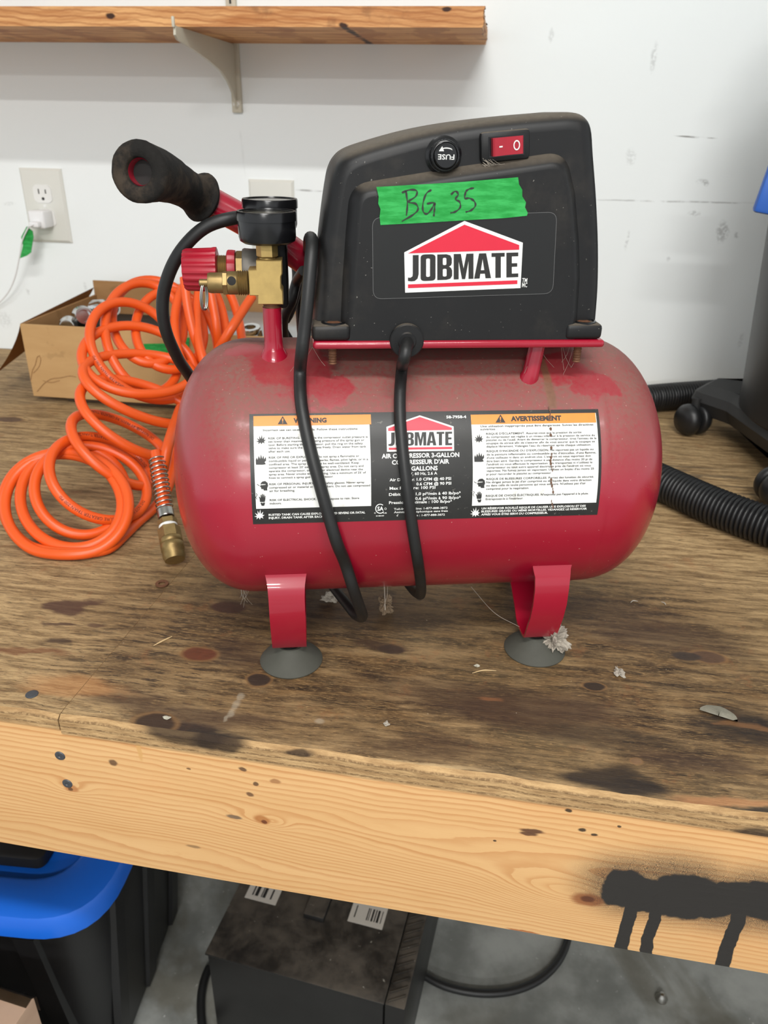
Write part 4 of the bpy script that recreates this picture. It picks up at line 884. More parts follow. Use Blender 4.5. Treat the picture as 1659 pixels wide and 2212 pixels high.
for s_, x0, x1, y, cp, b_, f_ in (("RUSTED TANK CAN CAUSE EXPLOSION AND SEVERE OR FATAL", 228, 1013, 956, 17, .03, PX1), ("INJURY. DRAIN TANK AFTER EACH USE.", 229, 735, 981, 17, .03, PX1), ("58-7958-4", 523, 660, 142, 19, .03, PX2), ("AIR COMPRESSOR 3-GALLON", 78, 612, 415, 31, .03, PX2), ("COMPRESSEUR D'AIR", 148, 543, 458, 31, .03, PX2), ("3 GALLONS", 250, 463, 500, 30, .03, PX2), ("120 V, 60 Hz, 2.6 A", 222, 460, 531, 20, .016, PX2),
       ("Air Delivery: 1.0 CFM @ 40 PSI", 132, 555, 572, 20, .02, PX2), ("0.6 CFM @ 90 PSI", 316, 556, 600, 20, .02, PX2), ("Max Pressure: 100 PSI", 132, 447, 630, 20, .02, PX2), ("Débit d'air : 1,0 pi³/min à 40 lb/po²", 128, 620, 672, 20, .02, PX2), ("0,6 pi³/min à 90 lb/po²", 308, 620, 699, 20, .02, PX2), ("Pression maximale : 100 lb/po²", 128, 560, 728, 20, .02, PX2),
       ("Toll-free Helpline: 1-877-888-3872", 162, 530, 769, 14, .016, PX2), ("Assistance téléphonique sans frais", 162, 532, 790, 14, .016, PX2), ("d'", 180, 192, 812, 14, .016, PX2), ("ain : 1-877-888-3872", 300, 512, 812, 14, .016, PX2),
       ("UN RÉSERVOIR ROUILLÉ RISQUE DE CAUSER UNE EXPLOSION ET DES", 765, 1480, 765, 14, .03, PX2), ("BLESSURES GRAVES OU MÊME MORTELLES. VIDANGEZ LE RÉSERVOIR", 763, 1488, 785, 14, .03, PX2), ("APRÈS VOUS ÊTRE SERVI DU COMPRESSEUR.", 762, 1220, 806, 14, .03, PX2), ("218549", 1100, 1166, 961, 10, .02, PX1), ("C", 1086, 1100, 938, 11, .02, PX1), ("US", 1160, 1188, 938, 11, .02, PX1)):
    tline(Twhn if s_[0] == '5' else Twhr if f_ is PX2 and x0 > 700 else (Twht if f_ is PX1 and x0 < 800 else (Twhm if f_ is PX1 else Twhc)), s_, f_, x0, x1, y, cp, b_)
def tuv(PXf, x, y): a = tanksurf(*PXf(x, y)); return (a[0], a[1]*TR)
def tpoly(P, PXf, polys): P.poly([[tuv(PXf, x, y) for x, y in q] for q in polys])
def burst(P, PXf, cx_, cy_, r):
    pts = [(-1, .35), (-.45, .25), (-.85, -.35), (-.3, 0), (-.35, -.8), (-.02, -.15), (.2, -1), (.3, -.1), (.75, -.6), (.6, .05), (1, .05), (.6, .4), (.8, .75), (.3, .55), (.1, .95), (-.1, .55), (-.55, .9), (-.45, .5)]
    tpoly(P, PXf, [[(cx_+x*r, cy_+y*r) for x, y in pts]])
def fire(P, PXf, cx_, cy_, r):
    tpoly(P, PXf, [[(cx_+x*r, cy_+y*r) for x, y in [(-.95, 1), (-1, .1), (-.8, -.4), (-.65, .1), (-.4, -.7), (-.15, -.05), (0, -1), (.25, -.1), (.5, -.8), (.6, 0), (.95, -.5), (1, .2), (.7, .5), (.95, .9), (.4, 1)]]])
def headi(P, PXf, cx_, cy_, r):
    tpoly(P, PXf, [[(cx_+x*r, cy_+y*r) for x, y in [(-.6, -.5), (-.2, -.9), (.4, -1), (.9, -.6), (1, 0), (.8, .5), (.85, 1), (.1, 1), (0, .7), (-.45, .7), (-.5, .3), (-.75, .15), (-.5, -.15)]], [(cx_+x*r, cy_+y*r) for x, y in [(-.45, -.35), (.5, -.35), (.5, -.2), (-.45, -.1)]]])
    tpoly(P, PXf, [[(cx_-1.4*r, cy_-.4*r), (cx_-.8*r, cy_-.05*r), (cx_-.85*r, cy_+.05*r), (cx_-1.42*r, cy_-.3*r)]])
def handi(P, PXf, cx_, cy_, r):
    tpoly(P, PXf, [[(cx_+x*r, cy_+y*r) for x, y in [(-.6, .9), (-.7, .1), (-.9, -.3), (-.7, -.35), (-.45, .05), (-.45, -.8), (-.25, -.8), (-.2, -.1), (-.1, -1), (.1, -1), (.12, -.1), (.25, -.9), (.42, -.85), (.4, 0), (.55, -.6), (.7, -.55), (.65, .4), (.5, .9)]]])
    tpoly(P, PXf, [[(cx_+x*r, cy_+y*r) for x, y in [(-.5, 1.15), (-.2, 1.05), (0, 1.2), (.3, 1.05), (.6, 1.1), (.4, 1.8), (-.2, 1.8)]]])
    tpoly(P, PXf, [[(cx_+x*r, cy_+y*r) for x, y in [(-1.5, -1.2), (-1.2, -.8), (-1.55, -.2), (-1.25, .3), (-1.35, .3), (-1.68, -.2), (-1.33, -.8), (-1.6, -1.1)]]])
for P, f_, L_ in ((Tink, PX1, ((burst, 165, 340, 40), (fire, 165, 500, 42), (headi, 185, 712, 38), (handi, 178, 812, 34))), (Tink, PX2, ((burst, 745, 278, 32), (fire, 748, 405, 34), (headi, 757, 585, 32), (handi, 748, 668, 26))), (Twht, PX1, ((burst, 152, 946, 42),)), (Twhr, PX2, ((burst, 720, 783, 34),))):
    for fn, x, y, r in L_: fn(P, f_, x, y, r)
for f_, x, y, r in ((PX1, 342, 184, 40), (PX2, 895, 144, 34)):
    tpoly(Tink, f_, [[(x-r, y+r*.8), (x+r, y+r*.8), (x, y-r*.85)], [(x-r*.10, y+r*.28), (x+r*.10, y+r*.28), (x+r*.15, y-r*.38), (x-r*.15, y-r*.38)], [(x-r*.1, y+r*.6), (x+r*.1, y+r*.6), (x+r*.1, y+r*.42), (x-r*.1, y+r*.42)]])
circ = lambda x, y, r, n=28, a0=0, a1=2*math.pi: [(x+r*math.cos(a0+(a1-a0)*i/n), y+r*math.sin(a0+(a1-a0)*i/n)) for i in range(n)]
cm = circ(1135, 898, 40, 24, R_(40), R_(320))+list(reversed(circ(1135, 898, 33, 24, R_(40), R_(320)))); tpoly(Twhm, PX1, [cm]); tline(Twhm, 'SA', PX1, 1112, 1162, 914, 34, .03)
tpoly(Twhm, PX1, [circ(1178, 898, 9, 16), circ(1178, 898, 6.5, 16)])
Tink.build('label_lettering', [M_INK], label); [q.build('label_white_lettering', [M_WHITE], label) for q in (Twht, Twhc, Twhr)]; Twhm.build('approval_mark', [M_WHITE], label); Twhn.build('part_number', [M_WHITE], label)
# label logo
Pw = Print(tm(.0006)); Pw.poly([[tuv(PX2, x, y) for x, y in ((114, 370), (110, 200), (340, 121), (573, 197), (576, 363))]], 0, 9); Pw.build('label_logo_house', [M_WHITE], label)
Pl = Print(tm(.0009)); Pl.poly([[tuv(PX2, x, y) for x, y in ((122, 228), (122, 210), (340, 133), (560, 206), (560, 221))]], 0, 7); Pl.poly([[tuv(PX2, x, y) for x, y in ((126, 357), (126, 343), (563, 337), (563, 351))]], 0)
a, b, c_, d_ = (Vector(tuv(PX2, *q)) for q in ((124, 330), (562, 325), (124, 240), (562, 233)))
jobmate(Pl, 0, 1, 0, 1, 1, lambda u, v: tuple(((a.lerp(b, u)).lerp(c_.lerp(d_, u), v)))); Pl.build('label_logo_lettering', [M_LRED, M_INK], label)
# rusty run that crosses the label
g = G('rust_run', .8, spec=.2); g.color(g.mix(g.noise(g.obj(), 600, 3), srgb(70, 46, 36), srgb(128, 100, 84))); M_RUN = g.m
bm = bmesh.new(); rn = random.Random(5)
for k in range(34):
    t = k/33; th = lt1+R_(1)-(lt1-lt0)*.95*t; x = tanksurf(1187+6*t+2*math.sin(k), 900+200*t)[0]; w = (.0011 if rn.random() < .6 else .0005)*(1-.4*t); 
    if rn.random() < .28: continue
    pts2 = [(x-w, th), (x+w*.3, th+.008), (x+w, th-.004), (x+w*.5, th-.018), (x-w*.6, th-.014)]
    flat_poly(bm, [tankpt(a_, b_, .0011) for a_, b_ in pts2])
cpart('rust_run', bm, M_RUN, label, 0)

# ================================================================== ORANGE COILED HOSE
M_ORANGE = plain('orange_hose', srgb(224, 86, 24), .40, spec=.5, var=.10, scale=18)
# loops: centre px, half axes (px), depth of centre, depth change along each half axis
LOOPS = [
    (150, 1092, 140, 4, 8, 118, .800, .00, -.030),
    (140, 1093, 138, 0, 0, 116, .795, .00, -.030),
    (146, 1084, 118, 10, -2, 104, .800, .00, -.030),
    (172, 1060, 104, 22, -22, 98, .815, .01, -.030),
    (205, 1045, 112, 40, -38, 74, .815, .02, -.030),
    (235, 985, 92, 52, -22, 40, .840, .02, -.035),
    (262, 925, 96, 50, -18, 34, .860, .02, -.035),
    (300, 850, 118, 52, -34, 44, .875, .03, -.030),
    (296, 800, 122, 8, -8, 54, .890, .03, -.035),
    (302, 768, 116, 62, -32, 74, .905, .03, -.030),
    (300, 745, 76, 70, -34, 78, .920, .02, -.03),
    (318, 690, 82, 10, -2, 98, .945, .02, -.030),
    (352, 706, 92, 14, 0, 90, .955, .02, -.030),
    (410, 725, 62, 24, 6, 95, .955, .02, -.030),
    (450, 700, 40, 10, 10, 116, .955, .02, -.030),
    (480, 720, 44, 10, 10, 120, .955, .02, -.030)]
hose = tag(empty('coiled_air_hose', onz(200, 1160)), 'orange coiled air hose heaped at the left end of the red compressor', 'air hose')
ho = -hose.location
def hp(name, bm, m, smooth=60):
    o = finish(name, bm, m, hose, smooth); o.data.transform(Matrix.Translation(ho)); return o
path = []
NL = len(LOOPS)-1
def key(i): return LOOPS[max(0, min(NL, i))]
for k in range(NL*48+1):
    t = k/48; i = int(t); f = t-i
    a, b, c_, d_ = key(i-1), key(i), key(i+1), key(i+2)
    v = [.5*(2*b[j]+(c_[j]-a[j])*f+(2*a[j]-5*b[j]+4*c_[j]-d_[j])*f*f+(3*b[j]-a[j]-3*c_[j]+d_[j])*f**3) for j in range(9)]
    ph = 2*math.pi*t+.55; ca, sa = math.cos(ph), math.sin(ph)
    path.append(ondepth(v[0]+v[2]*ca+v[4]*sa, v[1]+v[3]*ca+v[5]*sa, v[6]+v[7]*ca+v[8]*sa))
tail = [ondepth(545, 640, .92), ondepth(520, 678, .91), ondepth(492, 722, .90), ondepth(470, 760, .92), ondepth(450, 800, .95)]
head_ = [ondepth(352, 1016, .800), ondepth(362, 965, .800), ondepth(378, 915, .84), ondepth(392, 880, .90), ondepth(385, 950, .92), ondepth(365, 1050, .88), ondepth(335, 1095, .86), ondepth(300, 1125, .83)]
HR = .0056
def clamp_z(pts): return [Vector((q.x, q.y, max(q.z, HR+.0005))) for q in pts]
bm = bmesh.new()
ctrl = spline(head_, 8)
full = ctrl+path[3:]
full = resample(clamp_z(full), .006)
# ease kinks
for _ in range(3): full = [full[0]]+[(full[i-1]+full[i]*2+full[i+1])/4 for i in range(1, len(full)-1)]+[full[-1]]
sweep(bm, full, HR, 14)
sweep(bm, resample(spline(clamp_z(tail), 8), .006), HR, 14)
hose_tube = hp('hose', bm, M_ORANGE)
# strands that rise behind the regulator
bm = bmesh.new()
for ctrl in ([ondepth(398, 600, .93), ondepth(405, 660, .93), ondepth(418, 720, .93), ondepth(432, 760, .94), ondepth(440, 800, .96)], [ondepth(448, 600, .95), ondepth(460, 660, .95), ondepth(468, 710, .95), ondepth(472, 760, .97)]):
    sweep(bm, resample(spline(clamp_z(ctrl), 8), .006), HR, 14)
hp('hose_strand', bm, M_ORANGE)
# steel spring guard and brass coupler
s0, s1 = ondepth(339, 992, .795), ondepth(357, 1104, .775)
dv = (s1-s0); Ms_ = axis_m(s0, dv); Ls = dv.length; bm = bmesh.new(); pr = []
turns = 12
for i in range(turns*16+1):
    a = i/16*2*math.pi; pr.append(Ms_ @ Vector((.0082*math.cos(a), .0082*math.sin(a), Ls*i/(turns*16))))
sweep(bm, pr, .0008, 6); hp('spring_guard', bm, M_STEEL)
bm = bmesh.new(); sweep(bm, [s0-dv*.15, s0+dv*.5, s1], HR*1.0, 14); hp('hose_end', bm, M_ORANGE)
e0, e1 = s1, ondepth(378, 1210, .752)
Mc = axis_m(e0, e1-e0); Lc = (e1-e0).length
bm = bmesh.new(); lathe(bm, [(.0078+(.0005 if i % 2 else 0), -.002+i*.0012) for i in range(9)], Mc, 24); hp('threaded_ferrule', bm, M_STEEL)
bm = bmesh.new(); lathe(bm, [(.0080, Lc*.17), (.0098, Lc*.19), (.0098, Lc*.28), (.0085, Lc*.30)], Mc, 6); hp('hex_nut', bm, M_BRASSD, 20)
bm = bmesh.new(); lathe(bm, [(.0088, Lc*.29), (.0092, Lc*.30), (.0092, Lc*.34), (.0085, Lc*.35)], Mc, 20); hp('thread_tape', bm, M_WHITE)
bm = bmesh.new(); lathe(bm, [(.0095, Lc*.34), (.0112, Lc*.36), (.0112, Lc*.55), (.0104, Lc*.57)], Mc, 6); hp('coupler_hex', bm, M_BRASSD, 20)
bm = bmesh.new(); lathe(bm, [(.0104, Lc*.56), (.0112, Lc*.58), (.0112, Lc*.66), (.0106, Lc*.67), (.0114, Lc*.69), (.0114, Lc*.80), (.0108, Lc*.81), (.0110, Lc*.93), (.0096, Lc*1.0), (.006, Lc*1.0)], Mc, 32); hp('quick_coupler', bm, M_BRASSD)
# ink print along the hose
def hose_text(s, pts, height):
    """lettering laid along a stretch of the hose on the side that faces the room"""
    V, Fc = text_mesh(s, .0); x0 = min(p.x for p in V); sc = height/.73
    L = [0.0]
    for a, b in zip(pts[:-1], pts[1:]): L.append(L[-1]+(b-a).length)
    out = []; j = 0
    for p in V:
        sx = min(max((p.x-x0)*sc, 0), L[-1]-1e-5); j = 0
        while j < len(L)-2 and L[j+1] < sx: j += 1
        t = (sx-L[j])/(L[j+1]-L[j]); c = pts[j].lerp(pts[j+1], t); T_ = (pts[j+1]-pts[j]).normalized()
        w = Vector((.12, -.80, .58)); w = (w-T_*w.dot(T_)).normalized(); sd = w.cross(T_)
        a = (p.y*sc-height/2)/HR; out.append(c+(w*math.cos(a)+sd*math.sin(a))*(HR+.00025))
    return out, Fc
def pix(q):
    d = q-CAM; z = d.dot(fw); return CX+F_PX*d.dot(rt)/z, CY-F_PX*d.dot(up)/z
Vt, Ft = [], []
for s_, (xa, ya), ln in (('DO NOT USE AT PRESSURE GREATER THAN 200 PSI', (345, 945), .125), ('DO NOT USE AT PRESSURE GREATER THAN 200 PSI', (322, 1005), .125), ('AT PRESSURE GREATER THAN 200 PSI', (320, 860), .09), ('DO NOT USE AT PRESSURE GREATER THAN 200 PSI', (300, 1086), .125)):
    j = min(range(len(full)), key=lambda i: (Vector(pix(full[i]))-Vector((xa, ya))).length+ (0 if 0 < i < len(full)-30 else 999))
    for step in (1, -1):
        seg_ = full[j::step][:int(ln/.006)+3]
        if len(seg_) > 5 and pix(seg_[4])[0] < pix(seg_[0])[0]: break
    v, f = hose_text(s_, seg_, .0032)
    me = bpy.data.meshes.new('hose_lettering'); me.from_pydata([q+ho for q in v], [], f); link('hose_lettering', me, plain('brown_ink', srgb(96, 44, 24), .6), hose_tube, 0)

# ================================================================== CARDBOARD BOX OF TOOLS
def cardboard(name, c1, c2):
    g = G(name, .8, spec=.15); p = g.obj(); c = g.mix(g.noise(g.mul(p, (1, 1, 4)), 14, 5, .6), c1, c2)
    c = g.mix(g.rng(g.noise(g.distort(p, p, 12, .05), 18, 5, .6), .60, .66, 0, .3), c, tuple(x*.6 for x in c1[:3])+(1,))
    g.color(c); g.bump(g.noise(p, 120, 4), .15, .001); return g.m
M_CARD = cardboard('cardboard', srgb(176, 138, 92), srgb(198, 162, 114)); M_CARDD = cardboard('cardboard_inside', srgb(150, 112, 72), srgb(172, 132, 90))
bx0, by0, by1, bx1, bh, bz = -.700, 1.062, 1.300, -.255, .112, .008
bxo = tag(empty('cardboard_box', ((bx0+bx1)/2, (by0+by1)/2, 0)), 'open brown cardboard box of tools behind the orange hose', 'box'); bof = -bxo.location
def bxp(name, bm, m, smooth=0):
    o = finish(name, bm, m, bxo, smooth); o.data.transform(Matrix.Translation(bof)); return o
t_ = .004
bm = bmesh.new(); box(bm, ((bx0+bx1)/2, by0+t_/2, bz+bh/2), (bx1-bx0, t_, bh), bev=.0008); bxp('front_wall', bm, M_CARD)
bm = bmesh.new(); box(bm, ((bx0+bx1)/2, by1-t_/2, bz+bh/2+.012), (bx1-bx0, t_, bh+.024), bev=.0008); bxp('rear_wall', bm, M_CARDD)
for x in (bx0+t_/2, bx1-t_/2):
    bm = bmesh.new(); box(bm, (x, (by0+by1)/2, bz+bh/2), (t_, by1-by0-2*t_, bh), bev=.0008); bxp('side_wall', bm, M_CARDD)
bm = bmesh.new(); box(bm, ((bx0+bx1)/2, (by0+by1)/2, bz+t_/2), (bx1-bx0-2*t_, by1-by0-2*t_, t_)); bxp('box_bottom', bm, M_CARDD)
bm = bmesh.new(); box(bm, ((bx0+bx1)/2+.02, (by0+by1)/2+.004, bz/2), (bx1-bx0-.06, by1-by0-.012, bz), bev=.001); bxp('dark_base_slab', bm, plain('dark_brown', srgb(70, 52, 36), .8))  # thin dark brown slab under the box
# left flap hanging open, curled a little
bm = bmesh.new(); rings = []
hA, hB2 = Vector((bx0, by0+.002, bz+bh)), Vector((bx0, by1-.002, bz+bh+.012))
for i in range(9):
    t = i/8; a = R_(8+30*t); d = Vector((-math.sin(a)*.112*t-.006*math.sin(t*math.pi), 0, -math.cos(a)*.112*t+.004*math.sin(t*math.pi)))
    row = [hA.lerp(hB2, s)+d*(1-.10*s)+Vector((-.012*t*s, 0, .012*t*s)) for s in (0, .25, .5, .75, 1)]
    rings.append(row)
ring_loft(bm, rings, closed=False, cap0=False, cap1=False)
r_ = bmesh.ops.solidify(bm, geom=list(bm.faces), thickness=.0035); bxp('side_flap', bm, M_CARDD, 30)
def crease(pts, w):
    P2 = spline([ony(x, y, by0-.0004) for x, y in pts], 5); b = bmesh.new(); sweep(b, P2, lambda i: w*(.5+.5*abs(math.sin(i*1.7))), 6); return bxp('torn_crease', b, plain('torn_card', srgb(158, 120, 78), .85))
crease(((86, 768), (80, 772), (76, 788), (70, 800), (66, 822)), .0007); crease(((84, 768), (88, 776), (84, 792), (72, 806)), .0006)
crease(((80, 846), (90, 834), (98, 826), (112, 818), (130, 816), (150, 812), (164, 814)), .0007); crease(((92, 822), (110, 826), (128, 822)), .0006)
# contents
M_CHROME = plain('chrome', srgb(208, 208, 206), .12, 1.0, var=.1, scale=60)
def socket(x, y, z, r, L_, d, label):
    bm = bmesh.new(); lathe(bm, [(r*.86, 0), (r, .002), (r, L_*.45), (r*.82, L_*.55), (r*.82, L_-.002), (r*.74, L_), (r*.55, L_), (r*.5, L_*.7), (r*.1, L_*.7)], Matrix.Identity(4), 28)
    o = finish('socket', bm, M_CHROME, None, 40); o.matrix_world = axis_m((x, y, z), d); return tag(o, label, 'socket', 'chrome tools in the cardboard box')
q = ondepth(160, 700, 1.25); 
def tool_support(name, x, y, z, s):
    bm = bmesh.new(); box(bm, (x, y, z), s, bev=.004); return finish(name, bm, M_DARK, None, 30)
trayz = bz+t_
o = recenter(tool_support('tool_case', -.592, 1.19, trayz+.040, (.20, .19, .08)), (-.592, 1.19, trayz)); tag(o, 'black tool case lying at the left inside the cardboard box', 'case')
topz = trayz+.080
def socket_at(px, py, Y, r, L_, d, label):
    q = ony(px, py, Y); return socket(q.x, Y, max(q.z, topz+r), r, L_, d, label)
socket_at(178, 690, 1.17, .017, .045, (.55, -.8, .25), 'chrome socket standing tallest at the left in the cardboard box')
socket_at(150, 702, 1.13, .014, .04, (.4, -.9, .1), 'chrome socket lying lowest at the left in the cardboard box')
socket_at(205, 668, 1.20, .015, .05, (.9, -.4, .15), 'chrome socket with dark bore beside the orange hose top')
# clear plastic organiser
g = G('clear_blister_plastic', .18, spec=.5); g.b.inputs['Transmission Weight'].default_value = .55; g.b.inputs['IOR'].default_value = 1.3; g.color(g.mix(g.noise(g.obj(), 20, 3), srgb(196, 200, 200), srgb(224, 226, 226))); M_CLEAR = g.m
oc = tag(empty('plastic_organiser', (-.386, 1.190, trayz)), 'clear plastic organiser case inside the cardboard box', 'case')
bm = bmesh.new(); box(bm, (0, 0, .042), (.19, .17, .084), bev=.006); finish('case_body', bm, plain('grey_plastic', srgb(168, 172, 172), .35, var=.15, scale=30), oc)
bm = bmesh.new(); box(bm, (0, 0, .0905), (.196, .174, .012), bev=.005); finish('lid', bm, M_CLEAR, oc)
for k in range(6):
    bm = bmesh.new(); box(bm, (-.075+.03*k, -.0858, .068), (.016, .004, .022), bev=.0015); finish('latch_rib', bm, M_CLEAR, oc)
bm = bmesh.new(); Mw = Matrix.Translation((0, 0, 0))
lathe(bm, [(.0085, 0), (.0145, 0), (.0155, .003), (.0145, .008), (.0085, .008), (.0085, 0)], Mw, 32, cap=False)
o = finish('ring_wrench', bm, M_CHROME, None, 40); q = ony(549, 708, 1.10); o.location = (q.x, 1.082, .121); o.rotation_euler = (R_(10), 0, 0)
bm = bmesh.new(); sweep(bm, [(0.013, .0, .004), (.016, .0, -.02), (.018, .006, -.098)], [.004, .004, .004], 10); w2 = finish('shaft', bm, M_CHROME, o)
tag(o, 'chrome ring spanner end poking up behind the brass tee', 'wrench', 'chrome tools in the cardboard box')
bm = bmesh.new(); box(bm, (0, 0, .043), (.05, .17, .086), bev=.004); o = finish('tool_tin', bm, M_ZINC, None, 30); o.location = (-.2735, 1.185, trayz); o.scale = (.46, 1, 1); tag(o, 'grey tin packed at the right end of the cardboard box', 'tin')
# green tape tag stuck on the box front
q = ony(345, 758, by0); bm = bmesh.new(); box(bm, (q.x, by0-.0006, q.z), (.046, .0008, .022), Matrix.Rotation(R_(-4), 3, 'Y')); bxp('green_tape', bm, M_TAPE)
q = ony(388, 737, by0); bm = bmesh.new(); box(bm, (q.x, by0-.0014, q.z), (.03, .0008, .016), Matrix.Rotation(R_(8), 3, 'Y')); bxp('green_tape', bm, M_TAPE)

# ================================================================== WALL PLATES, CHARGER
M_PLATE = plain('white_wallplate', srgb(220, 220, 212), .4, var=.02); M_PLATE2 = plain('white_receptacle', srgb(232, 232, 228), .35, var=.02)
def wall_plate(x0, x1, z0, z1, label, recept):
    cx_, cz_ = (x0+x1)/2, (z0+z1)/2; e = tag(empty('outlet_plate', (cx_, WALL_Y, cz_)), label, 'outlet'); w, h_ = x1-x0, z1-z0
    bm = bmesh.new(); ring_loft(bm, [[Vector((sx*(w/2-d), y, sz*(h_/2-d))) for sx, sz in ((-1, -1), (1, -1), (1, 1), (-1, 1))] for y, d in ((0, 0), (-.0022, .0002), (-.0052, .004), (-.0058, .0065))]); finish('cover_plate', bm, M_PLATE, e, 20)
    if recept:
        for s in (1, -1):
            zc_ = s*.0195; pts2 = rpoly([(-.0165, zc_-.0095), (-.0105, zc_-.0143), (.0105, zc_-.0143), (.0165, zc_-.0095), (.0165, zc_+.0095), (.0105, zc_+.0143), (-.0105, zc_+.0143), (-.0165, zc_+.0095)], .006, 4)
            bm = bmesh.new(); ring_loft(bm, [[Vector((q.x, y, zc_+(q.y-zc_)*k)) for q in inset2(pts2, d)] for y, k, d in ((-.005, 1, -.0012), (-.0061, 1, -.0010), (-.0061, 1, -.0004), (-.0058, 1, -.0002), (-.0072, 1, 0))]); rc_ = finish('receptacle', bm, M_PLATE2, e, 20)
            for x, hh_ in ((-.0063, .008), (.0063, .0066)):
                bm = bmesh.new(); box(bm, (x, -.0073, zc_+.0042), (.0020, .0006, hh_)); finish('slot', bm, plain('slot_shadow', srgb(60, 56, 50), .8), rc_, 0)
            bm = bmesh.new(); lathe(bm, [(.0026, 0), (.0026, .0005)], axis_m((0, -.0070, zc_-.0075), (0, -1, 0)), 16); finish('ground_hole', bm, M_DARK, rc_)
        bm = bmesh.new(); lathe(bm, [(.0030, 0), (.0026, .0009), (.001, .001)], axis_m((0, -.0056, 0), (0, -1, 0)), 16); finish('screw', bm, M_PLATE2, e)
    return e
a_, b_ = onw(42, 363), onw(158, 525)
wall_plate(-.8305, -.7530, .1985, .3195, 'white duplex outlet plate on the wall with a charger plugged in', True)
wall_plate(-.4225, -.3450, .1900, .3115, 'white wall plate half hidden behind the two pressure gauges', True)
# charger cube
chz = .2590-.0195; chx = -.79175
ch = tag(empty('phone_charger', (chx-.002, WALL_Y-.0072, chz-.014)), 'small white cube charger plugged into the outlet plate', 'charger')
M_CHG = plain('white_gloss_plastic', srgb(236, 236, 236), .25, var=.02)
bm = bmesh.new(); box(bm, (0, -.0150, .0140), (.029, .0290, .029), bev=.0035, seg=3); finish('cube', bm, M_CHG, ch)
bm = bmesh.new(); box(bm, (0, -.0330, .0070), (.0165, .016, .009), bev=.002); finish('plug', bm, M_CHG, ch)
pc = ch.location+Vector((0, -.041, .007))
cb = [pc, pc+Vector((-.004, -.006, -.002)), ony(62, 490, WALL_Y-.05), ony(48, 520, WALL_Y-.045), ony(42, 555, WALL_Y-.04), ony(32, 600, WALL_Y-.03), ony(15, 635, WALL_Y-.02), ony(-15, 665, WALL_Y-.01), ony(-60, 700, WALL_Y-.01)]
bm = bmesh.new(); sweep(bm, resample(spline(cb, 8), .004), .0013, 10); finish('cable', bm, M_CHG, ch, 60).data.transform(Matrix.Translation(-ch.location))
tg = [(ony(x, y, WALL_Y-.046)) for x, y in ((58, 489), (68, 500), (71, 512), (69, 545), (60, 552), (43, 558), (47, 530), (45, 512))]
bm = bmesh.new(); ring_loft(bm, [[q+Vector((0, dy+.004*math.sin(i*1.3), 0)) for i, q in enumerate(tg)] for dy in (-.0006, .0006)]); finish('green_tape_flag', bm, M_TAPE, ch, 0).data.transform(Matrix.Translation(-ch.location))

# ================================================================== SHOP VACUUM AND ITS HOSE
M_VAC = plain('vacuum_black', srgb(24, 24, 25), .42, var=.12, scale=30); M_VACD = plain('vacuum_dolly', srgb(34, 34, 34), .6, var=.15, scale=40); M_VBLUE = plain('vacuum_blue', srgb(40, 92, 178), .4, var=.08)
bl_ = ony(1597, 870, .98); VR = .165; vc = Vector((bl_.x+VR*.985+.022, 1.02, 0))
vac = tag(empty('shop_vacuum', vc), 'black shop vacuum on casters at the right edge', 'vacuum')
bm = bmesh.new(); lathe(bm, [(VR-.02, .060), (VR-.006, .061), (VR, .066), (VR+.001, .10), (VR+.020, .40), (VR+.024, .46), (VR+.028, .465), (VR+.028, .485), (VR+.016, .49), (VR+.012, .54), (VR-.03, .60), (VR-.10, .64), (.02, .65)], None, 72); finish('drum', bm, M_VAC, vac, 40)
bm = bmesh.new(); oc8 = []
for k in range(4):
    a = R_(45+90*k)+R_(12); 
    for da, rr_ in ((-.30, .178), (-.15, .232), (.15, .232), (.30, .178)): oc8.append(Vector((rr_*math.cos(a+da), rr_*math.sin(a+da))))
oc8 = rpoly(oc8, .02, 4)
ring_loft(bm, [[Vector((q.x, q.y, z)) for q in inset2(oc8, d)] for z, d in ((.026, .022), (.030, .010), (.050, .0), (.062, .004), (.072, .018))]); dol = finish('dolly_base', bm, M_VACD, vac, 30)
def caster(w, vac_):
    l = w-vac.location; e = bmesh.new()
    ang = math.atan2(l.y, l.x)+.9; Mx = axis_m((l.x, l.y, .0232), (math.cos(ang), math.sin(ang), 0))
    for s in (-1, 1):
        lathe(e, [(.004, s*.003), (.020, s*.003), (.0228, s*.006), (.0225, s*.012), (.018, s*.019), (.008, s*.0215), (.002, s*.022)], Mx, 28)
    cs = finish('caster', e, M_VAC, vac, 50)
    e = bmesh.new(); lathe(e, [(.006, .020), (.006, .055)], Matrix.Translation((l.x, l.y, 0)), 14); finish('caster_stem', e, M_VACD, cs)
for px, py in ((1490, 938), (1668, 1090)): caster(onz(px, py), vac)
for k in range(2):
    a = R_(30+70*k); caster(vc+Vector((.205*math.cos(a), .205*math.sin(a), 0)), vac)
lq = ony(1668, 412, .97)-vac.location
bm = bmesh.new(); box(bm, (lq.x+.012, lq.y, lq.z), (.050, .012, .052), Matrix.Rotation(R_(8), 3, 'Y'), .004); lt = finish('latch', bm, M_VBLUE, vac)
bm = bmesh.new(); box(bm, (lq.x+.018, lq.y-.006, lq.z-.012), (.030, .008, .030), Matrix.Rotation(R_(8), 3, 'Y'), .003); finish('latch_catch', bm, M_VAC, lt)
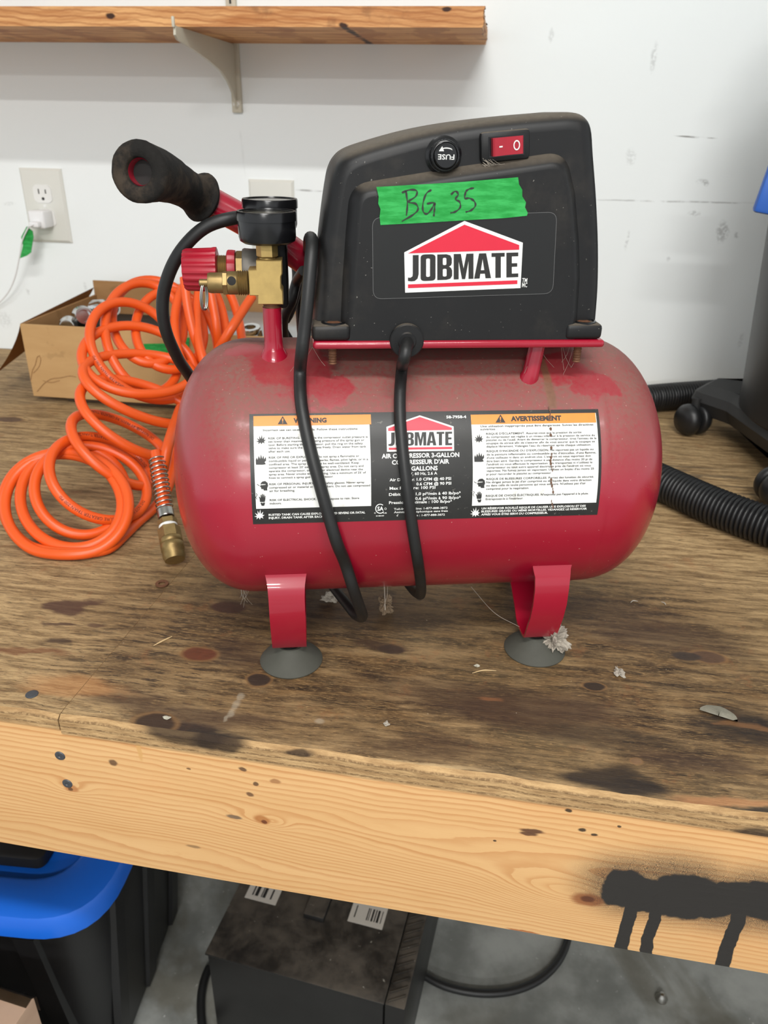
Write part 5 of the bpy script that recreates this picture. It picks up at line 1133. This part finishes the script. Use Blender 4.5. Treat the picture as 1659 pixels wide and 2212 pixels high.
# ribbed hose lying on the bench, looping behind the compressor
HV = .0195
hpts = [(.95, .60), (.70, .60), (.50, .655), (.345, .742), (.270, .800), (.216, .862), (.165, .93), (.130, 1.00), (.128, 1.08), (.170, 1.145), (.245, 1.195), (.33, 1.235), (.40, 1.262), (.55, 1.30)]
hpath = resample(spline([Vector((x, y, HV+.0022)) for x, y in hpts], 12), .00125)
bm = bmesh.new(); sweep(bm, hpath, lambda i: HV+(.0013, .0020, .0006, -.0012)[i % 4], 22)
o = finish('vacuum_hose', bm, plain('ribbed_hose_black', srgb(24, 24, 25), .38, var=.2, scale=40), None, 80); recenter(o, (.3, .95, 0)); tag(o, 'black ribbed vacuum hose looping behind the compressor toward the vacuum', 'hose')

# ================================================================== SMALL THINGS ON THE BENCH
def blob(name, px, py, sx, sy, sz, m, seed, rough_=.45, sub=3, rotz=0, label='', cat='debris', z=0):
    bm = bmesh.new(); bmesh.ops.create_icosphere(bm, subdivisions=sub, radius=1)
    for v in bm.verts:
        k = 1+rough_*(mnoise.noise(v.co*1.7+Vector((seed, 0, 0)))+.6*mnoise.noise(v.co*4.3+Vector((0, seed, 0)))+.5*mnoise.noise(v.co*9.1+Vector((0, 0, seed))))
        v.co = Vector((v.co.x*sx*k, v.co.y*sy*k, max(v.co.z, -.55)*sz*k+.55*sz))
    q = onz(px, py, z); o = finish(name, bm, m, None, 0); o.location = (q.x, q.y, z+.0002); o.rotation_euler = (0, 0, rotz)
    mn = min(v.co.z for v in o.data.vertices); o.data.transform(Matrix.Translation((0, 0, -mn)))
    return tag(o, label, cat)
M_LINT = plain('lint', srgb(158, 150, 138), .95, spec=.1, var=.3, scale=500); M_CHIP = plain('grey_chip', srgb(168, 164, 148), .8, var=.25, scale=300); M_LINTD = plain('brown_lint', srgb(128, 110, 90), .95, spec=.1, var=.3, scale=500)
blob('lint_clump', 1190, 1412, .0085, .0075, .0125, M_LINT, 1, 1.0, 5, 0, 'pale lint clump caught under the right front foot', 'lint')
blob('paint_chip', 1163, 1400, .0045, .003, .009, M_CHIP, 2, .3, 2, .4, 'small cream chip stuck in the lint at the right foot', 'chip')
blob('dust_ball', 832, 1322, .0060, .005, .0075, M_LINTD, 3, .9, 4, 0, 'brown dust ball under the middle of the tank', 'lint')
blob('dust_wisp', 712, 1300, .006, .003, .004, M_LINT, 4, 1.0, 3, 0, 'grey dust wisp beneath the tank left of the hanging cord', 'lint')
blob('lint_scrap', 1337, 1455, .0034, .0042, .0018, M_LINT, 5, 1.0, 3, .3, 'tiny pale lint scrap right of the lint clump', 'lint')
blob('sawdust_crumb', 1030, 1440, .0022, .0016, .001, M_CHIP, 7, .6, 2, .3, 'tiny tan crumb in front of the tank between the feet', 'crumb')
blob('plaster_crumb', 835, 1566, .0022, .0018, .0014, M_LINT, 8, .8, 2, .3, 'tiny white crumb near the front edge below the dust ball', 'crumb')
blob('plaster_flake', 360, 1552, .0026, .0016, .001, M_CHIP, 9, .8, 2, .1, 'tiny grey crumb beside the black stained knot', 'crumb')
# flaky curved chip
q = onz(1552, 1545); bm = bmesh.new(); rings = []
for i in range(13):
    a = math.pi*(i/12); row = []
    for j in range(5):
        r = .02+.245*j; k = 1+.12*mnoise.noise(Vector((i*.8, j, 2)))
        row.append(Vector((.0135*math.cos(a)*r*k, .0115*math.sin(a)*r*k-.003, .0012+.0030*(1-r)*math.sin(a)+.0007*mnoise.noise(Vector((i, j*2, 5))))))
    rings.append(row)
ring_loft(bm, rings, closed=False, cap0=False, cap1=False); bmesh.ops.solidify(bm, geom=list(bm.faces), thickness=.0012)
o = finish('plaster_chip', bm, M_CHIP, None, 0); o.location = (q.x, q.y, .0006); o.rotation_euler = (0, 0, R_(-20)); tag(o, 'grey flaky half-round chip lying on the bench at right', 'chip')
# washer
bm = bmesh.new(); lathe(bm, [(.0032, 0), (.0062, 0), (.0062, .0012), (.0032, .0012), (.0032, 0)], None, 28, cap=False); o = finish('washer', bm, M_RUST, None, 40); q = onz(350, 1262); o.location = (q.x, q.y, .0001); tag(o, 'small rusty washer lying near the plywood seam', 'washer')
def sliver(name, a, b, w, m, label, cat='splinter', arc=0.0):
    A, Bq = onz(*a), onz(*b); mid = (A+Bq)/2; d = (Bq-A); sd = Vector((-d.y, d.x, 0)).normalized()
    pts = spline([A+Vector((0, 0, w)), mid+sd*arc+Vector((0, 0, w*1.3)), Bq+Vector((0, 0, w))], 6); bm = bmesh.new(); n_ = len(pts)-1
    sweep(bm, pts, lambda i: w*(.35+.65*math.sin(math.pi*(i+.6)/(n_+1.2))), 6); o = finish(name, bm, m, None, 60); return tag(recenter(o, (mid.x, mid.y, 0)), label, cat)
M_SPL = plain('pale_splinter', srgb(200, 172, 126), .7, var=.15, scale=200)
sliver('wood_splinter', (332, 1396), (372, 1376), .0007, M_SPL, 'thin pale splinter left of the reddish knot')
sliver('lint_thread', (1362, 1303), (1378, 1300), .0006, M_LINT, 'short curled white thread right of the right foot', 'thread', .002)
sliver('lint_thread', (1428, 1301), (1438, 1308), .0006, M_LINT, 'short straight white thread rightmost behind the right foot', 'thread', .001)
sliver('wood_splinter', (1020, 1455), (1072, 1450), .0005, M_SPL, 'hair thin pale splinter in front of the tank', 'splinter', .002)
# cobwebs hanging from the compressor
g = G('cobweb', .9, spec=.1); g.color(g.mix(g.noise(g.obj(), 300, 2), srgb(130, 120, 108), srgb(170, 162, 150))); M_WEB = g.m
bm = bmesh.new(); rn = random.Random(11)
def web(a, b, sag, r=.00022):
    m = (a+b)/2+Vector((rn.uniform(-1, 1)*.001, 0, -sag)); sweep(bm, spline([a, m, b], 6), r, 5)
web(PL(1018, 1268, .03), PL(1122, 1354, -.004), .006, .00018)
web(PL(830, 1262, .02), PL(832, 1318, .01), 0, .0004); web(PL(838, 1262, .02), PL(829, 1310, .01), .001, .00014)
for k in range(7):
    x = .088+rn.uniform(-.006, .03); web(Vector((x, rn.uniform(.012, .03), .2552)), Vector((x+rn.uniform(-.012, .012), rn.uniform(.012, .02), .2325+rn.uniform(0, .008))), .002, .00009)
for k in range(4):
    x = -.078+rn.uniform(-.01, .012); web(Vector((x, .012, .255)), Vector((x+rn.uniform(-.012, .012), .010+rn.uniform(-.004, .004), .233+rn.uniform(0, .010))), .002, .00009)
for k in range(8):
    web(PL(520+rn.uniform(-6, 20), 1268, .05), PL(525+rn.uniform(-10, 25), 1300+rn.uniform(-10, 15), .05), .002, .00013)
for k in range(14):
    web(Vector((sw.x-.012+rn.uniform(-.003, .004), .010, sw.z-.009+rn.uniform(-.002, .002))), Vector((sw.x-.004+rn.uniform(-.006, .012), .0095, sw.z-.0125+rn.uniform(-.003, .003))), .001, .00014)
o = cpart('cobweb', bm, M_WEB, None, 60); o['kind'] = 'stuff'

# ================================================================== UNDER THE BENCH
# storage tote with blue lid
g = G('tote_black', .45, spec=.4); p = g.obj(); g.color(g.mix(g.noise(p, 12, 4), srgb(20, 20, 21), srgb(32, 32, 33))); M_TOTE = g.m
M_TBLUE = plain('tote_blue', srgb(22, 96, 200), .35, var=.08, scale=10)
TLZ = -.445
tot = tag(empty('storage_tote', (-.746, .728, FLOOR_Z), R_(3)), 'black storage tote with a bright blue lid under the workbench', 'tote')
tw, td, tz = .33, .215, TLZ-FLOOR_Z
def rrect(hw, hd, r): return rpoly([(-hw, -hd), (hw, -hd), (hw, hd), (-hw, hd)], r, 8)
def ribs(hw, hd, r, amp): 
    out = rrect(hw, hd, r); return out
bm = bmesh.new(); ring_loft(bm, [[Vector((q.x, q.y, z)) for q in rrect(tw-d, td-d, .07)] for z, d in ((.0, .075), (.01, .066), (tz-.06, .026), (tz-.058, .018), (tz-.03, .016))]); tb = finish('tub', bm, M_TOTE, tot, 40)
for k in range(5):
    x = -.22+.11*k
    bm = bmesh.new(); ring_loft(bm, [[Vector((x-.018, -(td-d)+.004, z)), Vector((x-.014, -(td-d)-.006, z)), Vector((x+.014, -(td-d)-.006, z)), Vector((x+.018, -(td-d)+.004, z))] for z, d in ((.012, .066), (tz-.07, .027))]); finish('rib', bm, M_TOTE, tb, 30)
for k in range(3):
    y = -.11+.11*k
    bm = bmesh.new(); ring_loft(bm, [[Vector((tw-d-.004, y-.018, z)), Vector((tw-d+.006, y-.014, z)), Vector((tw-d+.006, y+.014, z)), Vector((tw-d-.004, y+.018, z))] for z, d in ((.012, .066), (tz-.07, .027))]); finish('rib', bm, M_TOTE, tb, 30)
bm = bmesh.new(); ring_loft(bm, [[Vector((q.x, q.y, z)) for q in rrect(tw-d, td-d, .085-d*.5)] for z, d in ((tz-.034, .006), (tz-.034, 0), (tz-.012, .0), (tz-.003, .004), (tz, .012), (tz, .050), (tz-.004, .056), (tz-.016, .060))]); ld = finish('lid', bm, M_TBLUE, tot, 35)
bm = bmesh.new(); ring_loft(bm, [[Vector((q.x, q.y, z)) for q in rrect(tw-.10-d, td-.085-d, .045)] for z, d in ((tz-.016, 0), (tz-.004, .002), (tz+.004, .008), (tz+.005, .014))]); finish('lid_plateau', bm, M_TBLUE, ld, 35)
bm = bmesh.new(); box(bm, (tw-.032, -.02, tz+.0004), (.010, .05, .0012), bev=.0004); finish('lid_slot', bm, M_DARK, ld, 0)
bm = bmesh.new(); ring_loft(bm, [[Vector((q.x+.215-.03, q.y-.11, z)) for q in rrect(.045-d, .028-d, .012)] for z, d in ((tz-.012, 0), (tz+.003, .001), (tz+.005, .004))]); finish('latch', bm, M_TOTE, ld, 35)
bm = bmesh.new(); ring_loft(bm, [[Vector((q.x+.19, q.y-.03, z)) for q in rrect(.06-d, .03-d, .022)] for z, d in ((tz+.002, 0), (tz+.0075, .001), (tz+.008, .004))]); finish('handle_recess', bm, M_TOTE, ld, 35)
# low black steel case
g = G('black_steel_case', .42, spec=.45); p = g.obj(); N = g.sep(g.nor())[2]
c = g.mix(g.noise(p, 30, 4), srgb(22, 22, 22), srgb(32, 31, 30)); dst = g.math('MULTIPLY', g.rng(N, .5, .9), g.rng(g.noise(g.distort(p, p, 9, .06), 14, 6, .65), .34, .66, .10, .9))
c = g.mix(dst, c, srgb(86, 78, 68)); c = g.mix(g.math('MULTIPLY', g.rng(N, .5, .9), g.rng(g.noise(p, 120, 3), .70, .75, 0, .7)), c, srgb(160, 156, 146)); g.color(c); g.rough(g.rng(dst, 0, 1, .4, .85)); M_CASE = g.m
kz = -.70; kA, kB, kD = onz(447, 2055, kz), onz(828, 2163, kz), onz(520, 1930, kz)
ex = (kB-kA); W_ = ex.length; ang = math.atan2(ex.y, ex.x)
kase = tag(empty('equipment_case', ((kA+kB)/2).to_3d()*1.0, ang), 'low dusty black steel case on the floor under the workbench', 'case')
kase.location.z = FLOOR_Z; Hk = kz-FLOOR_Z; Dk = .30
bm = bmesh.new(); box(bm, (0, Dk/2, Hk/2), (W_, Dk, Hk-.010), bev=.002); finish('housing', bm, M_CASE, kase)
bm = bmesh.new(); box(bm, (0, Dk/2-.002, Hk-.002), (W_+.004, Dk+.004, .004), bev=.0015); finish('top_cover', bm, M_CASE, kase)
bm = bmesh.new(); box(bm, (W_/2+.0165, Dk/2, Hk/2), (.029, Dk, Hk-.012), bev=.002); hs = finish('heat_sink', bm, M_CASE, kase)
for k in range(22):
    bm = bmesh.new(); box(bm, (W_/2+.0165, .012+k*.0132, Hk-.0058), (.027, .0028, .0022), Matrix.Rotation(R_(32), 3, 'Z'), .0005); finish('fin', bm, M_CASE, hs)
bm = bmesh.new(); box(bm, (0, .115, Hk+.006), (.034, .055, .012), bev=.003); finish('handle_block', bm, M_CASE, kase)
for x, y in ((-.12, .02), (.12, .02), (-.12, .28), (.12, .28)):
    bm = bmesh.new(); lathe(bm, [(.012, 0), (.012, .009)], Matrix.Translation((x, y, 0)), 16); finish('foot', bm, M_RUBBER, kase)
def case_label(px, py, w, d, lines):
    q = onz(px, py, kz+.0006); l = Matrix.Rotation(-ang, 3, 'Z') @ (q-kase.location)
    bm = bmesh.new(); box(bm, (l.x, l.y, Hk+.0004), (w, d, .0006)); lb = finish('paper_label', bm, plain('paper', srgb(196, 190, 180), .7, var=.06), kase, 0)
    bm = bmesh.new()
    for i, (a, b) in enumerate(lines): box(bm, (l.x-w/2+w*a, l.y, Hk+.0009), (w*b, d*.55, .0002))
    finish('label_print', bm, M_INK, lb, 0)
case_label(570, 1928, .052, .032, ((.2, .04), (.32, .10), (.48, .03), (.56, .09), (.78, .05)))
case_label(795, 1975, .055, .038, ((.15, .03), (.5, .03), (.55, .02), (.64, .05), (.72, .03), (.8, .06), (.9, .02)))
# cables on the floor
def floor_cable(pts, r, label, m=M_RUBBER):
    P3 = [onz(x, y, FLOOR_Z+r) for x, y in pts]; bm = bmesh.new(); sweep(bm, resample(spline(P3, 10), .008), r, 12); o = finish('power_cable', bm, m, None, 60)
    return tag(recenter(o, (P3[0].x, P3[0].y, FLOOR_Z)), label, 'cable')
floor_cable(((890, 2085), (905, 2100), (960, 2130), (1030, 2145), (1100, 2142), (1160, 2120), (1200, 2085), (1222, 2045), (1232, 2000)), .0065, 'thick black cable curving across the concrete floor right of the case')
floor_cable(((452, 2090), (440, 2120), (434, 2160), (436, 2212), (444, 2260)), .007, 'short black cable curling down the left side of the case')
q = onz(1428, 2158, FLOOR_Z); bm = bmesh.new(); lathe(bm, [(.010, 0), (.010, .004), (.006, .010), (.004, .014), (.001, .015)], None, 20); o = finish('floor_bolt', bm, M_STEEL, None, 40); o.location = q; tag(o, 'small shiny bolt head on the concrete floor', 'bolt')
q = onz(893, 2112, FLOOR_Z+.01); bm = bmesh.new(); lathe(bm, [(.004, -.012), (.007, -.010), (.007, .010), (.004, .012)], axis_m((0, 0, .0075), (1, .3, 0)), 16); o = finish('cable_fitting', bm, M_CHROME, None, 40); o.location = (q.x+.004, q.y-.012, FLOOR_Z); tag(o, 'small chrome fitting on the floor beside the case', 'fitting')
# carton at the lower left with foil tape
cz = -.500; cA = onz(76, 2116, cz); cart = tag(empty('carton', (cA.x-.15, cA.y-.15, FLOOR_Z), R_(-7)), 'tan cardboard carton with foil tape edge at the lower left', 'box')
hc = cz-FLOOR_Z
M_CARD2 = cardboard('pinkish_cardboard', srgb(176, 146, 124), srgb(196, 166, 142))
bm = bmesh.new(); box(bm, (0, 0, hc/2), (.285, .30, hc), bev=.002); finish('carton_body', bm, M_CARD2, cart)
bm = bmesh.new(); n_ = 24; rows = []
for i in range(n_+1):
    x = -.1425+.285*i/n_; rows.append([Vector((x, .136+.004*mnoise.noise(Vector((i, 0, 0))), hc+.0012)), Vector((x, .146, hc+.003+.004*mnoise.noise(Vector((i*.9, 3, 0))))), Vector((x, .153+.003*mnoise.noise(Vector((i*.7, 1, 1))), hc-.004)), Vector((x, .1525, hc-.03))])
ring_loft(bm, rows, closed=False, cap0=False, cap1=False); bmesh.ops.solidify(bm, geom=list(bm.faces), thickness=.0006); finish('foil_tape', bm, M_CHROME, cart, 30)
